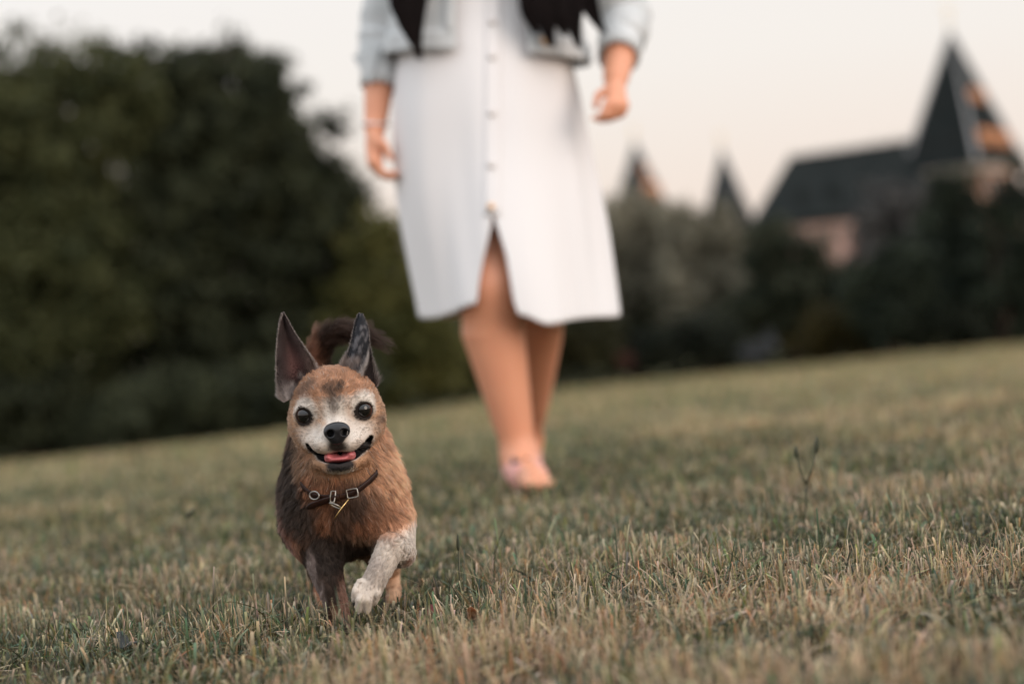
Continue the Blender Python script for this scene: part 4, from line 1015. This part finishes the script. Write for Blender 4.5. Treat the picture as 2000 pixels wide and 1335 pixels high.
for kind, G in (('L', earL), ('R', earR)):
    nv, nu = G.shape[:2]
    du = np.gradient(G, axis=1); dv = np.gradient(G, axis=0); nrm = np.cross(du, dv); nrm /= np.linalg.norm(nrm, axis=-1, keepdims=True) + 1e-12
    if nrm[nv // 2, nu // 2, 1] > 0: nrm = -nrm
    uu, vv = np.meshgrid(np.linspace(0, 1, nu), np.linspace(0, 1, nv))
    th = .0011 * np.minimum(1, .35 + 4 * np.minimum(uu, 1 - uu))[..., None]
    a, b = (G + nrm * th).reshape(-1, 3), (G - nrm * th).reshape(-1, 3)
    n1 = vnoise(a, .010, 9); n2 = vnoise(a, .004, 10); cc = ear_color(kind, uu.ravel(), vv.ravel(), n1, n2)
    I = np.arange(nu * nv).reshape(nv, nu); q = np.stack([I[:-1, :-1], I[:-1, 1:], I[1:, 1:], I[1:, :-1]], -1).reshape(-1, 4)
    rim = list(I[0, :]) + list(I[1:, -1]) + list(I[-1, -2::-1]) + list(I[-2:0:-1, 0]); rim = np.array(rim); r2 = np.roll(rim, -1)
    EV += [a, b]; EC += [cc, cc * .8]; k_ = nu * nv
    EF += [q + eo, q[:, ::-1] + eo + k_, np.stack([rim, rim + k_, r2 + k_, r2], 1) + eo]; eo += 2 * k_
    ear_roots.append((kind, G, nrm, dv))
AV = np.concatenate([DV] + EV); AF = np.concatenate([DF] + EF); AC = np.concatenate([DC_] + EC)
dc = D(668, 1200, 60); dog = empty('dog', (dc[0], dc[1], float(ground_z(dc[0:1], dc[1:2])[0])),
    'small brown dog with white muzzle, upright ears and open mouth trotting across the grass', 'dog')
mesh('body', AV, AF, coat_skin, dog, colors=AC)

# eyes, nose, tongue, teeth, claws
eye_m = bpy.data.materials.new('dog_eye'); eye_m.use_nodes = True; t = eye_m.node_tree; b = t.nodes['Principled BSDF']
b.inputs['Roughness'].default_value = .12; b.inputs['Coat Weight'].default_value = .8; b.inputs['Coat Roughness'].default_value = .02; b.inputs['Coat IOR'].default_value = 1.62; b.inputs['Specular IOR Level'].default_value = .2; b.inputs['IOR'].default_value = 1.38
a = N(t, 'ShaderNodeAttribute', attribute_name='Col'); t.links.new(a.outputs['Color'], b.inputs['Base Color'])
for c, n, sx in ((eyeL, nL, 1), (eyeR, nR, -1)):
    nu, nv = 40, 26; V = []; F = []; Cc = []
    ax = n; u_ = np.cross(ax, [0, 0, 1.0]); u_ /= np.linalg.norm(u_); w_ = np.cross(u_, ax)
    for j in range(nv + 1):
        th = math.pi * j / nv
        for i in range(nu):
            ph_ = 2 * math.pi * i / nu; dd = math.cos(th) * ax + math.sin(th) * (math.cos(ph_) * u_ + math.sin(ph_) * w_)
            bul = 1 + .05 * math.exp(-(th / .5) ** 2); V.append(c + dd * EYE_R * bul)
            g = np.degrees(th) + 9 * sx * (dd[0] if True else 0) * -1
            if g < 36: col = (.004, .004, .004)
            elif g < 47: k = (g - 36) / 11; col = (.004 + .055 * k, .004 + .022 * k, .004 + .009 * k)
            elif g < 53: col = (.012, .007, .005)
            else: col = (.20, .075, .055)
            Cc.append(col)
    for j in range(nv):
        for i in range(nu): F.append((j * nu + i, (j + 1) * nu + i, (j + 1) * nu + (i + 1) % nu, j * nu + (i + 1) % nu))
    mesh('eye', V, F, eye_m, dog, colors=Cc)
nose_m = mat('nose_leather', (.011, .011, .013), .38, .45, bump=(900, .35, .0006))
NE = [E(657.5, 838, -27, 13.2, 10, 8.5), E(646, 845, -28, 7.4, 8.5, 7.2), E(670, 842, -28, 7.4, 8.5, 7.2), E(658, 857, -28, 8.0, 7, 6.5)]
nos = [(D(646, 846, -38), D(641, 848, -22)), (D(671.5, 843.5, -38), D(676.5, 845, -22))]
def f_nose(p):
    d = d_ell(p, *NE[0])
    for e in NE[1:]: d = smin(d, d_ell(p, *e), .006)
    for a_, b_ in nos: d = smax(d, -d_cap(p, a_, b_, .0041, .0028), .002)
    g = d_cap(p, D(659, 848, -40), D(659.5, 872, -36), .0009, .0009); return smax(d, -g, .0025)
V, F = surface(f_nose, nose_c - .022, nose_c + .022, .0008); mesh('nose', V, F, nose_m, dog)
tongue_m = mat('tongue', (.60, .165, .175), .3, .5, sss=.1, noise=(300, .4, (.52, .13, .14)), bump=(900, .25, .0005))
TE = [E(664, 894.5, 3, 16.5, 19, 4.3), E(664, 890, 18, 15, 22, 5)]
def f_tongue(p):
    d = smin(d_ell(p, *TE[0]), d_ell(p, *TE[1]), .006)
    for s_ in (-1, 1): d = smin(d, d_ell(p, D(664 + s_ * 22, 888.5 - s_ * 2.2, 2), (.0040, .016, .0042)), .006)
    return smax(d, -d_cap(p, D(664, 885, -40), D(664.5, 885, 20), .0016, .0016), .004)
tc_ = D(663.5, 892, 0); V, F = surface(f_tongue, tc_ - np.array([.022, .035, .014]), tc_ + np.array([.022, .045, .014]), .0009); mesh('tongue', V, F, tongue_m, dog)
claw_m = mat('claw', (.02, .017, .016), .35, .5)
for pts, r in toesB + toesA:
    e = np.array(pts[-1]); d_ = e - np.array(pts[-2]); d_ /= np.linalg.norm(d_); d2 = d_ + np.array([0, -.35, -.25]); d2 /= np.linalg.norm(d2)
    mb = MB(); s0 = e + d_ * r * .6 * MM; mb.tube([s0, s0 + d2 * .003, s0 + d2 * .0055 + np.array([0, 0, -.001])], [.0016, .0013, .0003], 7); mb.build('claw', claw_m, dog, True)

# ---- collar
def front(px, py, off=0.0):
    """point on the front of the dog's body seen at px, py, raised by off mm"""
    ds = np.arange(-70, 260, 1.0); pts = np.array([D(px, py, k) for k in ds]).astype(np.float32); v = f_dog(pts)
    k = int(np.argmax(v < 0)); return D(px, py, ds[k] - off)
leather = mat('brown_leather', (.030, .009, .005), .5, .3, noise=(260, .7, (.008, .004, .003)), bump=(500, .3, .0006))
steel = mat('collar_steel', (.40, .38, .35), .38, .5, metal=1.0); goldm = mat('brass_tag', (.80, .55, .25), .25, .5, metal=1.0)
path = [(735, 925), (722, 938), (711, 947), (698, 957), (684, 964), (668, 968.5), (650, 970), (632, 970), (615, 967), (600, 958), (588, 945)]
cp = [front(x, y, 3.4) for x, y in path]
nb0, nb1 = cp[0], cp[-1]; ncc = D(663, 880, 95)
back = []
for k in range(1, 12):
    a_ = k / 12; ang = math.pi * a_; mid_ = nb1 * (1 - a_) + nb0 * a_
    back.append(mid_ + np.array([0, 1, .38]) * math.sin(ang) * .125 + np.array([(mid_[0] - ncc[0]) * .25 * math.sin(ang), 0, 0]))
loop = np.array(cp + back)
def strap(pts, hw, name, parent, closed, th=.0022):
    pts = np.array(pts); n_ = len(pts); V = []; F = []
    for i in range(n_):
        tg = pts[(i + 1) % n_ if closed else min(i + 1, n_ - 1)] - pts[i - 1 if closed else max(i - 1, 0)]; tg /= np.linalg.norm(tg)
        out_ = pts[i] - ncc; out_ -= tg * (out_ @ tg); out_ /= np.linalg.norm(out_); up = np.cross(out_, tg)
        h_ = hw if not hasattr(hw, '__len__') else hw[i]
        for s_, o_ in ((-1, 0), (-.8, .4), (0, .5), (.8, .4), (1, 0)): V.append(pts[i] + up * s_ * h_ + out_ * o_ * th)
    for i in range(n_ if closed else n_ - 1):
        for k in range(4): a_ = i * 5 + k; b_ = ((i + 1) % n_) * 5 + k; F.append((a_, a_ + 1, b_ + 1, b_))
    o = mesh(name, V, F, leather, parent); md = o.modifiers.new('leather', 'SOLIDIFY'); md.thickness = th; md.offset = 0; return o
def refine(pts, k, closed=False):
    pts = np.array(pts); n_ = len(pts); t0 = np.linspace(0, n_ if closed else n_ - 1, k, endpoint=not closed); q = np.concatenate([pts, pts[:1]]) if closed else pts
    return np.stack([np.interp(t0, range(len(q)), q[:, j]) for j in range(3)], 1)
collar = strap(refine(loop, 90, True), .0031, 'collar', dog, True)
endp = [front(662, 971, 6.5), front(645, 974, 7), front(628, 979, 7), front(612, 985, 6), front(600, 991, 5)]
strap(refine(endp, 16), [.0034] * 12 + [.0032, .0028, .002, .0008], 'strap_end', collar, False)
def wire(pts, r, name, m_, parent, n_=8):
    mb = MB(); mb.tube(pts, r, n_, cap=False); return mb.build(name, m_, parent, True)
rc = front(614, 967, 7.5); wire([rc + CR * .0058 * math.cos(a_) + CU * .0046 * math.sin(a_) + np.array([0, -.004 * math.cos(a_), 0]) for a_ in np.linspace(0, 2 * math.pi, 29)], .00085, 'ring', steel, collar)
kc = front(650, 969, 8.5); hk = .0062; wk = .0024
wire([kc + CU * a_ * hk + CR * b_ * wk + CR * .0008 * a_ for a_, b_ in ((1, -1), (1, 1), (0, 1.15), (-1, 1), (-1, -1), (0, -1.15), (1, -1))], .0009, 'keeper', steel, collar)
bc = front(688, 963, 8.5); u2 = CR * .985 + CU * .17; v2 = CU * .985 - CR * .17
wire([bc + u2 * a_ * .0062 + v2 * b_ * .0048 for a_, b_ in ((-1, 1), (0, 1.08), (.9, 1), (1, .8), (1.05, -.2), (1, -.9), (.4, -1), (-.6, -1), (-1, -.85), (-1, 1))], .0008, 'buckle', steel, collar)
hc_ = front(655, 987, 10); wire([hc_ + (CR * .90 - CU * .36) * .0075 * math.cos(a_) + np.array([0, -.85, .5]) * .004 * math.sin(a_) for a_ in np.linspace(0, 2 * math.pi, 25)], .00095, 'ring', steel, collar)
ta, tb = D(682, 973, 0), D(653, 1013, 0); ty = hc_[1] - .004; ta = P(682, 973, ty); tb = P(653, 1013, ty)
ctr = (ta + tb) / 2; ax_ = (tb - ta); rt = np.linalg.norm(ax_) / 2; ax_ /= np.linalg.norm(ax_); ay_ = np.array([.10, 1, 0.07]); ay_ -= ax_ * (ay_ @ ax_); ay_ /= np.linalg.norm(ay_); an_ = np.cross(ax_, ay_)
V = []; F = []; k_ = 36
for s_ in (-1, 1):
    for f_ in (1.0, .9, 0.0):
        for i in range(k_): a_ = 2 * math.pi * i / k_; V.append(ctr + rt * f_ * (ax_ * math.cos(a_) + ay_ * .8 * math.sin(a_)) + an_ * s_ * (.0007 if f_ < 1 else .0005))
for i in range(k_):
    j = (i + 1) % k_
    F += [(i, j, k_ + j, k_ + i), (k_ + i, k_ + j, 2 * k_ + j, 2 * k_ + i), (4 * k_ + i, 4 * k_ + j, 3 * k_ + j, 3 * k_ + i), (5 * k_ + i, 5 * k_ + j, 4 * k_ + j, 4 * k_ + i), (j, i, 3 * k_ + i, 3 * k_ + j)]
mesh('tag', V, F, goldm, collar)

# ---- fur
rg = np.random.default_rng(77)
quad = DV[DF]; area = np.linalg.norm(np.cross(quad[:, 2] - quad[:, 0], quad[:, 3] - quad[:, 1]), axis=1)
fc = quad.mean(1)
wgt = area * np.where(fc[:, 1] < DE + .10, 2.3, np.where(fc[:, 1] < DE + .2, 1.2, .7)) * np.where(f_head(fc.astype(np.float32)) < .004, 1.6, 1.0)
wgt *= np.where(chain(fc.astype(np.float32), *legB) < .006, 1.9, 1.0)
NF = 215000
ki = rg.choice(len(DF), NF, p=wgt / wgt.sum()); a_, b_ = rg.random((2, NF, 1))
q = DV[DF[ki]]; root = (q[:, 0] * (1 - a_) + q[:, 1] * a_) * (1 - b_) + (q[:, 3] * (1 - a_) + q[:, 2] * a_) * b_
qn = DN[DF[ki]]; nrm = qn.mean(1); nrm /= np.linalg.norm(nrm, axis=1, keepdims=True)
colr, sd = coat(root)
r32 = root.astype(np.float32)
gh, gb, gt_ = f_head(r32), f_body_d(r32), chain(r32, *tail)
gl = np.stack([chain(r32, *l_) for l_ in (legA, legB, legC, legD)], 1); gtoe = np.minimum.reduce([chain(r32, pts, [r * MM] * 3) for pts, r in toesB + toesA])
gl[:, 1] = np.minimum(gl[:, 1], np.minimum.reduce([chain(r32, pts, [r * MM] * 3) for pts, r in toesB]))
allg = np.concatenate([gh[:, None], gb[:, None], gt_[:, None], gl], 1); reg = allg.argmin(1)
def along(p, pts):
    pts = np.array(pts); best = np.full(len(p), 9.0); d_ = np.zeros((len(p), 3))
    for i in range(len(pts) - 1):
        a_, b_ = pts[i], pts[i + 1]; ab = b_ - a_; t_ = np.clip(((p - a_) @ ab) / (ab @ ab), 0, 1); dd = np.linalg.norm(p - a_ - t_[:, None] * ab, axis=1)
        k = dd < best; best[k] = dd[k]; d_[k] = ab / np.linalg.norm(ab)
    return d_
flow = np.zeros((NF, 3)); ln = np.full(NF, .008); lift = np.full(NF, .32)
hx = reg == 0
fh = root - (nose_c + np.array([0, .004, -.004])); fh /= np.linalg.norm(fh, axis=1, keepdims=True)
fh[:, 1] += .25; fh[:, 2] -= .15 * (root[:, 2] < nose_c[2])
flow[hx] = fh[hx]
dn = np.linalg.norm((root - D(657, 858, -15)) / np.array([1.15, 1, 1]), axis=1)
ln[hx] = np.interp(dn[hx], [.01, .025, .045, .07, .1], [.0018, .0032, .0046, .0072, .0095]); lift[hx] = .22
bx = reg == 1
fb = np.stack([(root[:, 0] - D(668, 1000)[0]) * 11, np.full(NF, .45), np.full(NF, -1.0)], 1)
flow[bx] = fb[bx]; ln[bx] = .0120; lift[bx] = .22
nk = bx & (root[:, 2] > D(660, 960)[2]); ln[nk] = .0135; lift[nk] = .26
tx = reg == 2; flow[tx] = along(root, tail[0])[tx]; ln[tx] = .021; lift[tx] = .6
for k, l_ in enumerate((legA, legB, legC, legD)):
    lx = reg == 3 + k; f_ = along(root, l_[0]); f_[:, 2] -= .3; flow[lx] = f_[lx]; ln[lx] = .0062; lift[lx] = .28
    if k == 1: ln[lx] = .0048; lift[lx] = .2
ln[gtoe < .002] = .0036; lift[gtoe < .002] = .16
flow += (np.stack([vnoise(root, .010, 31 + k) for k in range(3)], 1) - .5) * .9 + (np.stack([vnoise(root, .0035, 41 + k) for k in range(3)], 1) - .5) * .6
flow -= nrm * (flow * nrm).sum(1, keepdims=True); flow /= np.linalg.norm(flow, axis=1, keepdims=True) + 1e-9
# no fur on lids, nose, lips, under the collar
de = np.minimum(np.linalg.norm(root - eyeL, axis=1), np.linalg.norm(root - eyeR, axis=1))
keep = (de > .0128) & ~((sd < .0006) & (root[:, 1] < DE + .04)) & (f_nose(r32) > .0008)
ln *= np.interp(de, [.0128, .0165, .022], [.3, .6, 1.0])
ln *= np.where((sd < .006) & (root[:, 1] < DE + .04), .55, 1)
dcol = np.min(np.linalg.norm(root[:, None, :] - refine(cp[2:9], 40)[None], axis=2), axis=1)
dend = np.min(np.linalg.norm(root[:, None, :] - refine(endp, 14)[None], axis=2), axis=1)
keep &= (dcol > .0030) | (root[:, 1] > DE + .09)
ln *= np.where(root[:, 1] < DE + .09, np.interp(np.minimum(dcol, dend), [.003, .008, .014], [.45, .85, 1]), 1)
ln *= .65 + .7 * rg.random(NF)
K = 6; T = np.linspace(0, 1, K); pts = np.zeros((NF, K, 3)); cur = root - nrm * .0004
jit = rg.normal(0, .16, (NF, 3)); sidev = np.cross(nrm, flow); crl = rg.normal(0, .35, NF)
pts[:, 0] = cur
for i in range(1, K):
    t_ = T[i]; dirv = nrm * (lift * (1.25 - 1.2 * t_))[:, None] + flow * (.55 + .5 * t_) + jit + sidev * (crl * (t_ - .3))[:, None] + np.array([0, 0, -.14]) * t_
    dirv /= np.linalg.norm(dirv, axis=1, keepdims=True); cur = cur + dirv * (ln / (K - 1))[:, None]; pts[:, i] = cur
from mathutils.kdtree import KDTree
gi_ = rg.choice(NF, 9000, replace=False); kd = KDTree(len(gi_))
for k, i in enumerate(gi_): kd.insert(root[i], k)
kd.balance(); own = gi_[np.array([kd.find(p_)[1] for p_ in root])]
same = (nrm * nrm[own]).sum(1) > .5
for i in range(1, K): pts[:, i] += (pts[own, i] - pts[:, i]) * (same * .62 * T[i] ** 1.3)[:, None]
colr = colr * (.72 + .55 * rg.random((NF, 1))) * np.where(((reg == 4) | (gtoe < .003))[:, None], .93 + .14 * rg.random((NF, 1)), np.where(hx[:, None], .84 + .32 * rg.random((NF, 1)), .66 + .68 * rg.random((NF, 1))))[own]
grey = rg.random(NF) < .02; colr[grey & (colr.mean(1) > .15)] = np.array([.5, .45, .4])
drk = rg.random(NF) < np.where(bx, .16, .03) * (colr.mean(1) < .38) * ~((reg == 4) | (gtoe < .003)); colr[drk] *= .35
pts, colr, lnk = pts[keep], np.clip(colr, .004, .85)[keep], ln[keep]
sets_p, sets_c = [pts], [colr]
# ear fur
for kind, G, nr, dv in ear_roots:
    nv, nu = G.shape[:2]; n_ = 13000
    u = rg.random(n_); v = rg.random(n_) ** 1.15; u[:2600] = np.where(rg.random(2600) < .5, rg.random(2600) * .04, 1 - rg.random(2600) * .04)
    fi = v * (nv - 1); gi = u * (nu - 1); i0 = np.minimum(fi.astype(int), nv - 2); j0 = np.minimum(gi.astype(int), nu - 2); a_ = (fi - i0)[:, None]; b_ = (gi - j0)[:, None]
    bil = lambda A: (A[i0, j0] * (1 - a_) + A[i0 + 1, j0] * a_) * (1 - b_) + (A[i0, j0 + 1] * (1 - a_) + A[i0 + 1, j0 + 1] * a_) * b_
    p = bil(G); n3 = bil(nr); dd = bil(dv); dd /= np.linalg.norm(dd, axis=1, keepdims=True)
    sgn = np.where(rg.random(n_) < .62, 1.0, -1.0)[:, None]; n3 = n3 * sgn
    side = np.cross(n3, dd); dd = dd + rg.normal(0, .22, (n_, 3)) + np.where(u < .5, -1, 1)[:, None] * np.sign(bil(np.gradient(G, axis=1))[:, :1]) * np.array([[1, 0, 0]]) * sstep(.2, .0, np.minimum(u, 1 - u))[:, None] * .55
    L_ = np.interp(v, [0, .15, .35, .6, 1], [.0095, .0068, .0032, .0022, .0018]) * (.6 + .7 * rg.random(n_)) * np.where(np.minimum(u, 1 - u) < .05, 1.15, .8)
    if kind == 'R': L_ *= np.where((u > .6) & (v < .5), 1.4, 1.0)
    nn1, nn2 = vnoise(p, .010, 9), vnoise(p, .004, 10); c_ = ear_color(kind, u, v, nn1, nn2) * (.7 + .6 * rg.random((n_, 1)))
    cur = p + n3 * .0006; pp = np.zeros((n_, K, 3)); pp[:, 0] = cur
    for i in range(1, K):
        dirv = dd + n3 * (.34 * (1.2 - T[i])); dirv /= np.linalg.norm(dirv, axis=1, keepdims=True); cur = cur + dirv * (L_ / (K - 1))[:, None]; pp[:, i] = cur
    sets_p.append(pp); sets_c.append(c_)
# a few whiskers
nw = 26; wr = rg.random(nw); sgn = np.where(rg.random(nw) < .5, -1, 1)
wp = np.zeros((nw, K, 3))
for k in range(nw):
    s0 = front(657 + sgn[k] * (22 + 20 * wr[k]), 858 + 20 * rg.random() - sgn[k] * 2, -.3); d_ = np.array([sgn[k] * 1.0, -.10 + .5 * rg.random(), rg.normal(-.12, .25)]); d_ /= np.linalg.norm(d_); l_ = .012 + .016 * rg.random()
    for i in range(K): wp[k, i] = s0 + d_ * l_ * T[i] + np.array([0, .3, -.5]) * .006 * T[i] ** 2
sets_p.append(wp); sets_c.append(np.tile([.06, .05, .045], (nw, 1)))
FP = np.concatenate(sets_p); FC = np.concatenate(sets_c)
FR = np.tile(np.array([.00016, .00016, .00015, .00012, .00009, .00003])[None], (len(FP), 1)); FR[-nw:] *= .45
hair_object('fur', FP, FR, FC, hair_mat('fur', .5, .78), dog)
